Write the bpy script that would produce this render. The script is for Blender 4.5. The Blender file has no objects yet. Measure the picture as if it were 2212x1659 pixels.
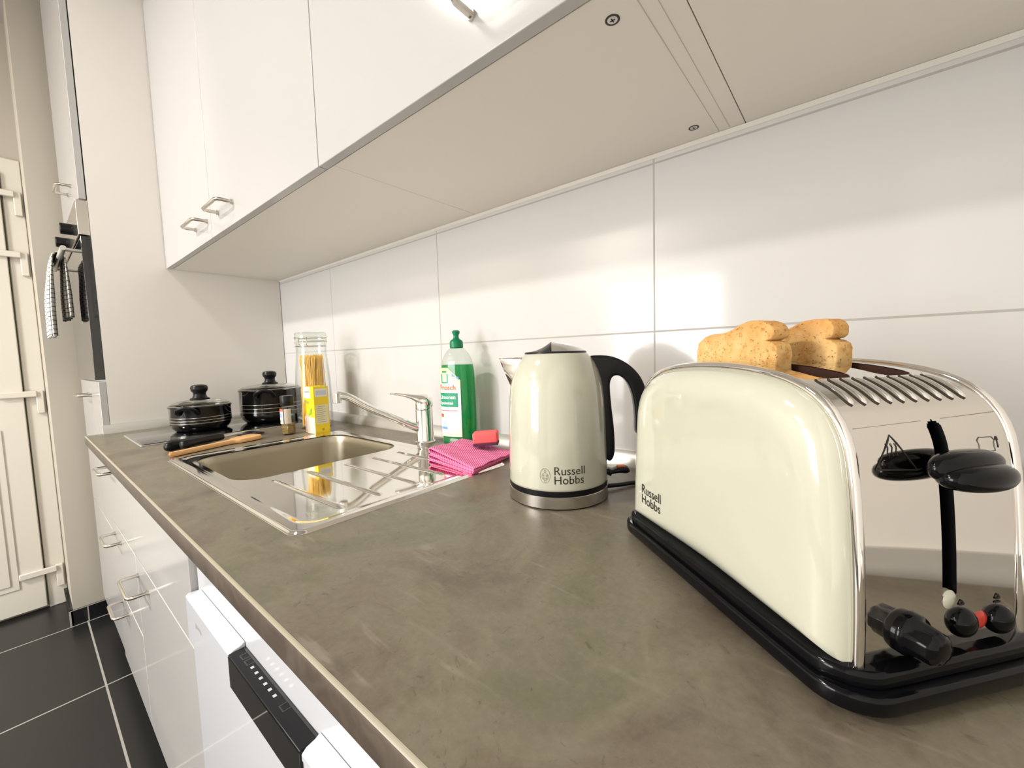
import bpy, bmesh, math, random
from mathutils import Vector, Matrix
import numpy as np
random.seed(7)
C = bpy.context.scene.collection
PI = math.pi
ZC = 0.9                      # height of the worktop; all z values below are measured from it

# ------------------------------------------------------------------ camera
F, YAW, PITCH, ROLL = 884.38, 0.6931118936, 0.0724361354, -0.0305304305
CAM = (-0.0624911, -0.7694647, 0.22801907)
def cam_basis():
    cy, sy = math.cos(YAW), math.sin(YAW)
    f = Vector((-sy*math.cos(PITCH), cy*math.cos(PITCH), -math.sin(PITCH)))
    r = Vector((cy, sy, 0)); u = r.cross(f)
    c, s = math.cos(ROLL), math.sin(ROLL)
    return c*r+s*u, -s*r+c*u, f
r_, u_, f_ = cam_basis()
cd = bpy.data.cameras.new('camera'); cam = bpy.data.objects.new('camera', cd); C.objects.link(cam)
M = Matrix((r_, u_, -f_)).transposed().to_4x4(); M.translation = Vector((CAM[0], CAM[1], CAM[2]+ZC))
cam.matrix_world = M
cd.sensor_fit = 'HORIZONTAL'; cd.sensor_width = 36; cd.lens = F/2212*36; cd.clip_start = 0.02
bpy.context.scene.camera = cam

# ------------------------------------------------------------------ world, lights, exposure
w = bpy.data.worlds.new('world'); bpy.context.scene.world = w; w.use_nodes = True
w.node_tree.nodes['Background'].inputs[0].default_value = (1.0, 0.95, 0.9, 1)
w.node_tree.nodes['Background'].inputs[1].default_value = 0.3
vs = bpy.context.scene.view_settings
vs.view_transform = 'Standard'; vs.look = 'None'; vs.gamma = 1; vs.exposure = 0.48; vs.use_curve_mapping = False
def area(name, loc, target, size, power, col, shape='DISK'):
    l = bpy.data.lights.new(name, 'AREA'); l.shape = shape; l.size = size; l.energy = power; l.color = col
    if shape == 'RECTANGLE': l.size_y = size
    o = bpy.data.objects.new(name, l); C.objects.link(o)
    o.location = (loc[0], loc[1], loc[2]+ZC)
    d = Vector(target)-Vector(loc); o.rotation_euler = d.to_track_quat('-Z', 'Y').to_euler()
    return o
def down(x, y): return (x, y, -.9)
area('ceiling_light_far', (-1.95, -2.70, 1.70), down(-1.95, -2.70), 0.34, 84, (1.0, 0.955, 0.90))
area('ceiling_light_near', (-1.25, -1.25, 1.72), down(-1.25, -1.25), 0.34, 7, (1.0, 0.95, 0.89))
wl = area('window_daylight', (-1.48, -3.32, 0.0), (-1.48, 0, -0.35), 1.05, 54, (0.96, 0.97, 1.0), 'RECTANGLE')
wl.data.size_y = 1.8

# ------------------------------------------------------------------ material helpers
def mat(name, col=(.8,.8,.8), rough=.5, metal=0.0, spec=.5, coat=0.0, trans=0.0, ior=1.45, alpha=1.0, sub=0.0):
    m = bpy.data.materials.new(name); m.use_nodes = True
    b = m.node_tree.nodes['Principled BSDF']; i = b.inputs
    i['Base Color'].default_value = (*col, 1); i['Roughness'].default_value = rough; i['Metallic'].default_value = metal
    i['Specular IOR Level'].default_value = spec; i['Coat Weight'].default_value = coat; i['Coat Roughness'].default_value = .03
    i['Transmission Weight'].default_value = trans; i['IOR'].default_value = ior; i['Alpha'].default_value = alpha
    if sub: i['Subsurface Weight'].default_value = sub; i['Subsurface Radius'].default_value = (.004, .003, .002)
    return m
class NT:
    """tiny helper for node graphs"""
    def __init__(s, m): s.m = m; s.t = m.node_tree; s.b = s.t.nodes['Principled BSDF']
    def n(s, kind, **kw):
        nd = s.t.nodes.new(kind)
        for k, v in kw.items(): setattr(nd, k, v)
        return nd
    def l(s, a, b): s.t.links.new(a, b)
    def math(s, op, a, b=None, c=None):
        nd = s.n('ShaderNodeMath', operation=op)
        for k, v in enumerate((a, b, c)):
            if v is None: continue
            if isinstance(v, (int, float)): nd.inputs[k].default_value = v
            else: s.l(v, nd.inputs[k])
        return nd.outputs[0]
    def coord(s): return s.n('ShaderNodeTexCoord').outputs['Object']
    def xyz(s, v):
        nd = s.n('ShaderNodeSeparateXYZ'); s.l(v, nd.inputs[0]); return nd.outputs
    def noise(s, scale, detail=4, rough=.5, vec=None, dist=0.0, stretch=None):
        v = vec or s.coord()
        if stretch:
            mp = s.n('ShaderNodeMapping'); mp.inputs['Scale'].default_value = stretch[0]
            mp.inputs['Rotation'].default_value = (0, 0, stretch[1]); s.l(v, mp.inputs[0]); v = mp.outputs[0]
        nd = s.n('ShaderNodeTexNoise'); nd.inputs['Scale'].default_value = scale; nd.inputs['Detail'].default_value = detail
        nd.inputs['Roughness'].default_value = rough; nd.inputs['Distortion'].default_value = dist; s.l(v, nd.inputs['Vector'])
        return nd.outputs[0]
    def ramp(s, fac, stops):
        nd = s.n('ShaderNodeValToRGB'); e = nd.color_ramp.elements
        while len(e) < len(stops): e.new(.5)
        for k, (p, c) in enumerate(stops): e[k].position = p; e[k].color = (*c, 1)
        s.l(fac, nd.inputs[0]); return nd.outputs[0]
    def mix(s, fac, a, b, mode='MIX'):
        nd = s.n('ShaderNodeMix', data_type='RGBA', blend_type=mode)
        if isinstance(fac, (int, float)): nd.inputs[0].default_value = fac
        else: s.l(fac, nd.inputs[0])
        for v, k in ((a, 6), (b, 7)):
            if isinstance(v, tuple): nd.inputs[k].default_value = (*v, 1)
            else: s.l(v, nd.inputs[k])
        return nd.outputs[2]
    def bump(s, h, strength, dist=.001):
        nd = s.n('ShaderNodeBump'); nd.inputs['Strength'].default_value = strength; nd.inputs['Distance'].default_value = dist
        s.l(h, nd.inputs['Height']); s.l(nd.outputs[0], s.b.inputs['Normal']); return nd
def grout(nt, c, x0, T, half):
    """1 on a grout line of the 1-D grid x0 + kT"""
    a = nt.math('SUBTRACT', c, x0); a = nt.math('DIVIDE', a, T); a = nt.math('ADD', a, .5); a = nt.math('FRACT', a)
    a = nt.math('SUBTRACT', a, .5); a = nt.math('ABSOLUTE', a)
    return nt.math('LESS_THAN', a, half/T)
def tile_mat(name, col, gcol, ax, x0, T, ay, y0, U, half, rough=.13, coat=.1):
    m = mat(name, col, rough, coat=coat); nt = NT(m); o = nt.xyz(nt.coord())
    g = nt.math('MAXIMUM', grout(nt, o[ax], x0, T, half), grout(nt, o[ay], y0, U, half))
    n = nt.noise(3, 2)
    c = nt.mix(nt.math('MULTIPLY', n, .08), col, tuple(k*.8 for k in col))
    nt.l(nt.mix(g, c, gcol), nt.b.inputs['Base Color'])
    nt.l(nt.math('MULTIPLY_ADD', g, .6, rough), nt.b.inputs['Roughness'])
    nt.bump(nt.math('SUBTRACT', 1.0, g), .4, .0008)
    return m

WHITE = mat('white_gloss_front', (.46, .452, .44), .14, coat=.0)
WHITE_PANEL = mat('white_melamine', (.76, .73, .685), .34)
WHITE_EDGE = mat('white_edge_band', (.80, .77, .71), .3)
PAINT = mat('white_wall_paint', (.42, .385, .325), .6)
UNDER = mat('white_base_bounce_lit', (.84, .80, .73), .45)  # lighter than the fronts; bounce light on the underside is put into the colour
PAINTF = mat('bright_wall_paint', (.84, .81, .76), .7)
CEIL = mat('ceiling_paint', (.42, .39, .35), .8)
DOORW = mat('door_plastic', (.60, .57, .50), .32)
TILEW = tile_mat('white_wall_tile', (.61, .60, .585), (.42, .40, .37), 0, -1.567, .609, 2, .2775+ZC, .305, .0017)
TILER = tile_mat('white_side_tile', (.61, .60, .585), (.42, .40, .37), 1, -.609, .609, 2, .2775+ZC, .305, .0017)
FLOORM = tile_mat('dark_floor_tile', (.013, .013, .013), (.30, .29, .26), 0, -2.075, .58, 1, -.652, .58, .0030, rough=.32, coat=0)
SKIRT = mat('black_skirting_tile', (.010, .010, .011), .12)
GROUTM = mat('grey_grout', (.34, .32, .28), .8)
CHROME = mat('chrome', (.86, .84, .82), .035, metal=1)
CHROME2 = mat('satin_nickel', (.62, .58, .52), .22, metal=1)
ALU = mat('brushed_aluminium', (.60, .59, .56), .35, metal=.6)
BLACK = mat('black_gloss_plastic', (.003, .003, .004), .10, spec=.28)
BLACKM = mat('black_satin_plastic', (.006, .006, .007), .32, spec=.3)
BLACKG = mat('black_glass', (.004, .004, .005), .03, coat=1)
CREAM = mat('cream_enamel', (.53, .53, .43), .12, coat=1)
DARK = mat('dark_gap', (.03, .022, .014), .8)
INK = mat('black_print', (.02, .018, .015), .5)
INKL = mat('grey_print', (.30, .28, .22), .5)
GREYP = mat('light_grey_print', (.55, .56, .58), .5)
DWHITE = mat('dishwasher_white', (.62, .635, .67), .18, coat=.4)
RED = mat('red_translucent_plastic', (.62, .035, .02), .2, coat=.4)

def make_worktop_mat():
    m = mat('slate_laminate', (.14, .12, .09), .38); nt = NT(m)
    a = nt.noise(5.0, 8, .64, dist=.6); b = nt.noise(11, 8, .65, dist=1.2); c = nt.noise(60, 5, .7)
    base = nt.ramp(a, [(.36, (.100, .076, .054)), (.45, (.150, .122, .085)), (.53, (.200, .180, .118)), (.62, (.142, .138, .085))])
    base = nt.mix(nt.ramp(b, [(.40, (0, 0, 0)), (.62, (.55, .55, .55))]), base, (.215, .185, .145))
    st = nt.noise(9, 3, .5, dist=.3, stretch=((1.0, 7.0, 1), .45))
    sm = nt.math('MULTIPLY', nt.ramp(st, [(.60, (0, 0, 0)), (.68, (1, 1, 1))]), nt.ramp(nt.noise(9, 2), [(.48, (0, 0, 0)), (.60, (.8, .8, .8))]))
    fine = nt.noise(140, 5, .75)
    base = nt.mix(.20, base, nt.ramp(fine, [(.3, (.07, .058, .045)), (.5, (.16, .14, .105)), (.7, (.27, .24, .185))]))
    base = nt.mix(nt.math('MULTIPLY', sm, .45), base, (.36, .32, .25))
    dk = nt.ramp(nt.noise(38, 6, .7, dist=2.5), [(.60, (0, 0, 0)), (.68, (1, 1, 1))])
    base = nt.mix(nt.math('MULTIPLY', dk, .45), base, (.05, .042, .032))
    nt.l(base, nt.b.inputs['Base Color'])
    nt.l(nt.math('MULTIPLY_ADD', b, .18, .28), nt.b.inputs['Roughness'])
    nt.bump(nt.math('ADD', b, nt.math('MULTIPLY', c, .3)), .12, .001)
    return m
WORKTOP = make_worktop_mat()
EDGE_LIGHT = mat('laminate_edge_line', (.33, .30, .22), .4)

def make_steel(name, rough, brushed=(1, 1, 1), col=(.66, .63, .58)):
    m = mat(name, col, rough, metal=1); nt = NT(m)
    n = nt.noise(14, 3, .5, stretch=(brushed, 0))
    nt.l(nt.math('MULTIPLY_ADD', n, rough*.5, rough*.75), nt.b.inputs['Roughness'])
    return m
STEEL = make_steel('polished_sink_steel', .055, col=(.80, .78, .73))
STEELB = make_steel('brushed_sink_bowl', .36, (1, 1, 40), col=(.42, .38, .29))
STEELK = make_steel('brushed_kettle_ring', .25, (1, 1, 60), col=(.55, .53, .49))

def make_glass(name, col=(1, 1, 1), refl=1.0):
    """clear thin glass: see-through plus fresnel reflection"""
    m = bpy.data.materials.new(name); m.use_nodes = True; t = m.node_tree; t.nodes.clear()
    o = t.nodes.new('ShaderNodeOutputMaterial'); mx = t.nodes.new('ShaderNodeMixShader')
    tr = t.nodes.new('ShaderNodeBsdfTransparent'); tr.inputs[0].default_value = (*col, 1)
    gl = t.nodes.new('ShaderNodeBsdfGlossy'); gl.inputs['Roughness'].default_value = .03
    fr = t.nodes.new('ShaderNodeLayerWeight'); fr.inputs[0].default_value = .5
    pw = t.nodes.new('ShaderNodeMath'); pw.operation = 'POWER'; pw.inputs[1].default_value = 4.0; t.links.new(fr.outputs['Facing'], pw.inputs[0])
    mu = t.nodes.new('ShaderNodeMath'); mu.operation = 'MULTIPLY_ADD'; mu.inputs[1].default_value = .75*refl; mu.inputs[2].default_value = .035
    t.links.new(pw.outputs[0], mu.inputs[0]); t.links.new(mu.outputs[0], mx.inputs[0])
    t.links.new(tr.outputs[0], mx.inputs[1]); t.links.new(gl.outputs[0], mx.inputs[2]); t.links.new(mx.outputs[0], o.inputs[0])
    return m
GLASS = make_glass('clear_glass', (.975, .985, .975))
GLASSG = make_glass('greenish_glass', (.90, .93, .90))
PLASTIC = make_glass('clear_bottle_plastic', (.90, .93, .91), .8)
def make_liquid():
    m = bpy.data.materials.new('green_liquid'); m.use_nodes = True; t = m.node_tree; t.nodes.clear()
    o = t.nodes.new('ShaderNodeOutputMaterial'); mx = t.nodes.new('ShaderNodeMixShader'); mx2 = t.nodes.new('ShaderNodeMixShader')
    tr = t.nodes.new('ShaderNodeBsdfTransparent'); tr.inputs[0].default_value = (.10, .78, .34, 1)
    df = t.nodes.new('ShaderNodeBsdfPrincipled'); df.inputs['Base Color'].default_value = (.0, .33, .11, 1); df.inputs['Roughness'].default_value = .1
    tl = t.nodes.new('ShaderNodeBsdfTranslucent'); tl.inputs[0].default_value = (.02, .62, .22, 1)
    mx.inputs[0].default_value = .5; mx2.inputs[0].default_value = .35
    t.links.new(df.outputs[0], mx.inputs[1]); t.links.new(tl.outputs[0], mx.inputs[2])
    t.links.new(mx.outputs[0], mx2.inputs[1]); t.links.new(tr.outputs[0], mx2.inputs[2]); t.links.new(mx2.outputs[0], o.inputs[0])
    return m
LIQUID = make_liquid()

# ------------------------------------------------------------------ mesh helpers
def capfaces(pts, base, flip):
    n = len(pts)
    if n <= 24:
        f = [tuple(base+i for i in range(n))]
    else:
        P = [Vector(p) for p in pts]; c = sum(P, Vector())/n
        A = Vector()
        for i in range(n): A += (P[i]-c).cross(P[(i+1) % n]-c)
        q = A.to_track_quat('Z', 'Y').inverted() if A.length > 0 else None
        Q = [(q@(p-c)) if q else p for p in P]; Q = [Vector((p.x, p.y, 0)) for p in Q]
        f = [tuple(base+i for i in t) for t in earclip(Q)]
    return [tuple(reversed(t)) for t in f] if flip else f
def earclip(P):
    idx = list(range(len(P))); out = []
    cr = lambda a, b, c: (b.x-a.x)*(c.y-a.y)-(b.y-a.y)*(c.x-a.x)
    guard = 0
    while len(idx) > 3 and guard < 20000:
        best = None
        for k in range(len(idx)):
            i, j, l = idx[k-1], idx[k], idx[(k+1) % len(idx)]; guard += 1
            a, b, c = P[i], P[j], P[l]; s_ = cr(a, b, c)
            if s_ <= 0: continue
            if any(cr(a, b, P[m]) > -1e-12 and cr(b, c, P[m]) > -1e-12 and cr(c, a, P[m]) > -1e-12 for m in idx if m not in (i, j, l)): continue
            d = (c-a).length
            if best is None or d < best[0]: best = (d, k, (i, j, l))
        if best is None:       # numerically awkward remainder: take the most convex corner
            k = max(range(len(idx)), key=lambda q: cr(P[idx[q-1]], P[idx[q]], P[idx[(q+1) % len(idx)]])); best = (0, k, (idx[k-1], idx[k], idx[(k+1) % len(idx)]))
        out.append(best[2]); idx.pop(best[1])
    out.append(tuple(idx)); return out
class MB:
    def __init__(s): s.v = []; s.f = []
    def add(s, vs, fs):
        n = len(s.v); s.v += [tuple(v) for v in vs]; s.f += [tuple(i+n for i in f) for f in fs]; return s
    def box(s, x0, x1, y0, y1, z0, z1):
        return s.add([(x0,y0,z0),(x1,y0,z0),(x1,y1,z0),(x0,y1,z0),(x0,y0,z1),(x1,y0,z1),(x1,y1,z1),(x0,y1,z1)],
                     [(0,3,2,1),(4,5,6,7),(0,1,5,4),(1,2,6,5),(2,3,7,6),(3,0,4,7)])
    def loops(s, loops, cap0=True, cap1=True, closed=True):
        n = len(loops[0]); vs = [p for L in loops for p in L]; fs = []
        for a in range(len(loops)-1):
            for i in range(n if closed else n-1):
                j = (i+1) % n; fs.append((a*n+i, a*n+j, (a+1)*n+j, (a+1)*n+i))
        if cap0: fs += capfaces(loops[0], 0, True)
        if cap1: fs += capfaces(loops[-1], (len(loops)-1)*n, False)
        return s.add(vs, fs)
    def lathe(s, prof, seg=64, cx=0, cy=0, sx=1, sy=1, cap0=False, cap1=False):
        loops = [[(cx+r*sx*math.cos(2*PI*k/seg), cy+r*sy*math.sin(2*PI*k/seg), z) for k in range(seg)] for r, z in prof]
        return s.loops(loops, cap0, cap1)
    def tube(s, path, rad, seg=12, smooth=0, sx=1.0):
        P = [Vector(p) for p in path]; R = rad if isinstance(rad, (list, tuple)) else [rad]*len(P)
        if smooth: P, R = catmull(P, list(R), smooth)
        loops = []; ref = None
        for i, p in enumerate(P):
            t = (P[min(i+1, len(P)-1)]-P[max(i-1, 0)]).normalized()
            if ref is None: ref = Vector((0, 0, 1)) if abs(t.z) < .9 else Vector((1, 0, 0))
            n = (ref-t*ref.dot(t)).normalized(); b = t.cross(n); ref = n
            loops.append([tuple(p+R[i]*(math.cos(2*PI*k/seg)*n+sx*math.sin(2*PI*k/seg)*b)) for k in range(seg)])
        return s.loops(loops)
    def sphere(s, c, r, seg=20, rings=12):
        prof = []
        loops = []
        R = r if isinstance(r, tuple) else (r, r, r)
        for i in range(1, rings):
            a = PI*i/rings; loops.append([(c[0]+R[0]*math.sin(a)*math.cos(2*PI*k/seg), c[1]+R[1]*math.sin(a)*math.sin(2*PI*k/seg), c[2]-R[2]*math.cos(a)) for k in range(seg)])
        return s.loops(loops)
    def prism(s, out, h0, h1, axis='y', r=0.0, n=3):
        """outline (list of 2-D points) swept along an axis, its rim rounded by r"""
        o = np.array(out, float); area2 = sum(o[i][0]*o[(i+1) % len(o)][1]-o[(i+1) % len(o)][0]*o[i][1] for i in range(len(o)))
        if area2 < 0: o = o[::-1]
        nx = np.roll(o, -1, 0); pv = np.roll(o, 1, 0)
        e1 = o-pv; e2 = nx-o
        def nrm(e): L = np.hypot(e[:, 0], e[:, 1])[:, None]+1e-12; return np.stack([e[:, 1], -e[:, 0]], 1)/L
        N = nrm(e1)+nrm(e2); N /= np.maximum(np.hypot(N[:, 0], N[:, 1])[:, None], .4)
        lay = []
        if r > 0:
            for k in range(n+1):
                a = PI/2*k/n; lay.append((h0+r*(1-math.sin(a)), r*(1-math.cos(PI/2-a)) if False else r*(1-math.sin(a)) and r*(1-math.sqrt(max(0, 1-(1-math.sin(a))**2)))))
            lay = [(h0+r*(1-math.cos(PI/2*k/n)), r*(1-math.sin(PI/2*k/n))) for k in range(n+1)]
            lay += [(h1-r*(1-math.cos(PI/2*k/n)), r*(1-math.sin(PI/2*k/n))) for k in range(n, -1, -1)]
        else: lay = [(h0, 0), (h1, 0)]
        loops = []
        for h, d in lay:
            q = o-N*d
            if axis == 'y': loops.append([(a, h, b) for a, b in q])
            elif axis == 'x': loops.append([(h, a, b) for a, b in q])
            else: loops.append([(a, b, h) for a, b in q])
        return s.loops(loops)
    def rbox(s, x0, x1, y0, y1, z0, z1, R=.01, r=.003, n=6, m=3):
        """box with rounded vertical edges (R) and rounded top/bottom rims (r)"""
        return s.prism(rrect(x0, x1, y0, y1, R, n), z0, z1, 'z', r, m)
    def build(s, name, m, parent=None, loc=None, smooth=True, bevel=0.0, angle=35, rot=None, sub=0):
        me = bpy.data.meshes.new(name); me.from_pydata(s.v, [], s.f)
        bm = bmesh.new(); bm.from_mesh(me); bmesh.ops.remove_doubles(bm, verts=bm.verts, dist=1e-6)
        bmesh.ops.recalc_face_normals(bm, faces=bm.faces)
        if smooth:
            for f in bm.faces: f.smooth = True
            for e in bm.edges:
                if len(e.link_faces) == 2 and e.calc_face_angle(0) > math.radians(angle): e.smooth = False
        bm.to_mesh(me); bm.free()
        me.materials.append(m)
        o = bpy.data.objects.new(name, me); C.objects.link(o)
        if parent: o.parent = parent
        if loc: o.location = loc
        if rot: o.rotation_euler = rot
        if bevel:
            b = o.modifiers.new('bevel', 'BEVEL'); b.width = bevel; b.segments = 2; b.limit_method = 'ANGLE'
        if sub:
            b = o.modifiers.new('sub', 'SUBSURF'); b.levels = sub; b.render_levels = sub
        return o
def catmull(P, R, n):
    Q = [P[0]]+P+[P[-1]]; r = [R[0]]+R+[R[-1]]; out = []; ro = []
    for i in range(1, len(Q)-2):
        for k in range(n):
            t = k/n; a, b, c, d = Q[i-1], Q[i], Q[i+1], Q[i+2]
            out.append(.5*((2*b)+(-a+c)*t+(2*a-5*b+4*c-d)*t*t+(-a+3*b-3*c+d)*t**3)); ro.append(r[i]*(1-t)+r[i+1]*t)
    out.append(P[-1]); ro.append(R[-1]); return out, ro
def spline2(pts, n=6, closed=True):
    P = [Vector((p[0], p[1], 0)) for p in pts]
    if closed: P = [P[-1]]+P+[P[0], P[1]]
    else: P = [P[0]]+P+[P[-1]]
    out = []
    for i in range(1, len(P)-2):
        for k in range(n):
            t = k/n; a, b, c, d = P[i-1], P[i], P[i+1], P[i+2]
            q = .5*((2*b)+(-a+c)*t+(2*a-5*b+4*c-d)*t*t+(-a+3*b-3*c+d)*t**3); out.append((q.x, q.y))
    return out
def rrect(x0, x1, y0, y1, R, n=6):
    p = []
    for cx, cy, a0 in ((x1-R, y1-R, 0), (x0+R, y1-R, PI/2), (x0+R, y0+R, PI), (x1-R, y0+R, 1.5*PI)):
        for k in range(n+1):
            a = a0+PI/2*k/n; p.append((cx+R*math.cos(a), cy+R*math.sin(a)))
    return p
def tag(o, label, cat, group=None, kind=None):
    o['label'] = label; o['category'] = cat
    if group: o['group'] = group
    if kind: o['kind'] = kind
    return o
def thing(name, label, cat, loc=(0, 0, 0), rz=0, group=None):
    o = bpy.data.objects.new(name, None); C.objects.link(o)
    o.location = (loc[0], loc[1], loc[2]+ZC); o.rotation_euler = (0, 0, rz); o.empty_display_size = .03
    return tag(o, label, cat, group)
def struct(name, mb, m, label=None, parent=None, **kw):
    o = mb.build(name, m, parent, **kw)
    if not parent: o.location.z += ZC if not kw.get('loc') else 0; o['kind'] = 'structure'
    if label: o['label'] = label
    return o
def lab(o, s): o['label'] = s; return o
def text(name, body, size, m, parent, place, offset=0.0, depth=.0002, extr=None):
    """flat lettering; place maps a letter point (x right, y up) to 3-D"""
    cu = bpy.data.curves.new(name, 'FONT'); cu.body = body; cu.size = size; cu.align_x = 'LEFT'; cu.offset = offset; cu.resolution_u = 3; cu.space_line = .78
    t = bpy.data.objects.new(name, cu); C.objects.link(t)
    dg = bpy.context.evaluated_depsgraph_get(); me = bpy.data.meshes.new_from_object(t.evaluated_get(dg))
    bpy.data.objects.remove(t); bpy.data.curves.remove(cu)
    for v in me.vertices: v.co = Vector(place(v.co.x, v.co.y))
    me.materials.clear(); me.materials.append(m); me.name = name
    o = bpy.data.objects.new(name, me); C.objects.link(o); o.parent = parent
    return o

# ================================================================== THE ROOM
XL, XR, YF = -2.98, 0.20, -3.35       # door wall, right-hand wall, wall opposite the units
CZ = 1.75                              # ceiling above the worktop
struct('floor', MB().box(XL-.2, XR+.2, YF-.2, .2, -1.0, -.9), FLOORM)
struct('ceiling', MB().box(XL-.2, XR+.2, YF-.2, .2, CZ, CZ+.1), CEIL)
o = MB().box(XL-.2, XR+.2, 0, .15, -.9, CZ).build('wall_back', TILEW); o['kind'] = 'structure'
o.location.z = ZC
# object coordinates start at the mesh origin; the tile grid is defined with z from the floor side
struct('wall_front', MB().box(XL-.2, XR+.2, YF-.15, YF, -.9, CZ), PAINTF)
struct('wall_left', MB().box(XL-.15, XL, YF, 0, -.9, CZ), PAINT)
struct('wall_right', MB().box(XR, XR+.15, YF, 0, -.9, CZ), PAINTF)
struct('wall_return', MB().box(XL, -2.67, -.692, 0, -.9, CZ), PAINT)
win = struct('window_1', MB().box(-2.04, -2.005, YF, YF+.05, -.9, 1.0).box(-.955, -.92, YF, YF+.05, -.9, 1.0).box(-2.005, -.955, YF, YF+.05, .955, 1.0).box(-2.005, -.955, YF, YF+.05, -.9, -.86), DOORW)
# black tile skirting round the return
sk = MB().box(-2.676, -2.662, -.704, -.02, -.9, -.832).box(XL+.001, -2.662, -.706, -.6935, -.9, -.832)
sk = struct('baseboard_return', sk, SKIRT)
gm = MB().box(-2.6615, -2.6600, -.650, -.646, -.9, -.832).box(-2.6615, -2.660, -.706, -.700, -.9, -.832).box(-2.6615, -2.660, -.7, -.3, -.834, -.831)
gm.build('grout_joint', GROUTM, sk)

def strip(name, path_mb):
    return struct(name, path_mb, ALU)
up_prof = [(0, 0), (-.022, 0), (-.022, .004), (-.012, .024), (-.006, .029), (0, .029)]
tb = MB().prism([(a, b) for a, b in up_prof], -2.02, XR, 'x')
strip('trim_back', tb)
ts = MB().loops([[(-2.018-a*1.0, y, b) for a, b in up_prof] for y in (-.60, -.022)])
strip('trim_left', ts)
ts = MB().loops([[(XR-.0005+a, y, b) for a, b in up_prof] for y in (-.64, -.022)])
strip('trim_right', ts)

# the white door with block hinges on the far wall
d = bpy.data.objects.new('door_1', None); C.objects.link(d); d['kind'] = 'structure'; d['label'] = 'white plastic door with panels and block hinges in the far wall'
d.location = (XL, -.72, 0)
Z = ZC
fr = MB().box(0, .018, -.035, .027, 0, 2.06).box(0, .018, -.985, -.925, 0, 2.06).box(0, .018, -.925, -.035, 2.00, 2.06)
fr.build('door_frame', DOORW, d, bevel=.003)
lf = MB().box(0, .030, -.92, -.040, .015, 1.995)
leaf = lf.build('door_leaf', DOORW, d, bevel=.003)
pn = MB()
for z0, z1 in ((.13, .86), (1.02, 1.86)):
    pn.box(.030, .034, -.79, -.115, z0, z1); pn.box(.034, .038, -.765, -.140, z0+.025, z1-.025)
pn.build('door_panel', DOORW, leaf, bevel=.004)
for z in (1.865, 1.60, .975, .145):
    h = MB().box(.018, .036, -.004, .020, z-.052, z+.052).box(.030, .044, -.115, .0, z+.025, z+.052)
    h.build('hinge', DOORW, d, bevel=.003)

# ================================================================== TALL OVEN CABINET
TX0, TX1 = -2.62, -2.02      # carcass
FY = -.580                   # carcass front; doors stand 18 mm proud
t = thing('tall_cabinet', 'tall white built-in cabinet holding the oven at the far end of the worktop', 'cabinet', (TX1, 0, -.9))
ox = (-TX1, 0, .9)
MB().box(TX0, TX1, FY+.0005, -.002, -.80, CZ-.02).build('carcass', WHITE_PANEL, t, ox)
MB().box(TX0, TX1-.0, FY+.05, -.1, -.9, -.80).build('plinth', SKIRT, t, ox)
def dhandle(parent, x, y, z, ln=.115, out=.036, r=.0045, vert=False):
    """square-cornered wire handle standing off a front that faces -y"""
    c = .010; pts = []
    for px, py in ((-ln/2, 0), (-ln/2, -out+c), (-ln/2+.003, -out+.003), (-ln/2+c, -out), (ln/2-c, -out), (ln/2-.003, -out+.003), (ln/2, -out+c), (ln/2, 0)):
        pts.append((x+px, y+py, z))
    mb = MB().tube(pts, r, 12)
    for sx in (-1, 1): mb.tube([(x+sx*ln/2, y-.0, z), (x+sx*ln/2, y-.004, z)], .0065, 12)
    return mb.build('handle', CHROME2, parent)
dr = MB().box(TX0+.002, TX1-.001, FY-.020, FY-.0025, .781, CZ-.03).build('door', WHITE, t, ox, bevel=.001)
dhandle(dr, -2.26, FY-.020, .868)
dr = MB().box(TX0+.002, TX1-.001, FY-.018, FY-.0005, -.34, .176).build('drawer', WHITE, t, ox, bevel=.001)
dhandle(dr, -2.32, FY-.018, .122)
MB().box(TX0+.002, TX1-.001, FY-.018, FY-.0005, -.79, -.344).build('drawer', WHITE, t, ox, bevel=.001)
# oven
ov = thing('oven', 'built-in oven with black glass door and steel panel in the tall cabinet', 'oven', (-2.32, FY, .18))
ol = (2.32, -FY, -.18)
OY = FY-.0005
MB().box(-2.616, -2.021, OY-.028, OY, .664, .776).build('control_panel', make_steel('oven_steel', .16, (1, 1, 1)), ov, ol, bevel=.001)
od = MB().box(-2.616, -2.021, OY-.024, OY, .184, .660).build('oven_door', BLACKG, ov, ol, bevel=.001)
hb = MB().tube([(-2.56, OY-.062, .625), (-2.08, OY-.062, .625)], .008, 12)
for x in (-2.53, -2.11): hb.tube([(x, OY-.02, .625), (x, OY-.062, .625)], .006, 10)
hb.build('door_handle', ALU, od)
for x in (-2.44, -2.20):
    k = MB().tube([(x, OY-.028, .715), (x, OY-.058, .715)], .019, 24).build('control_knob', BLACKM, ov, ol, bevel=.002)
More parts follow.
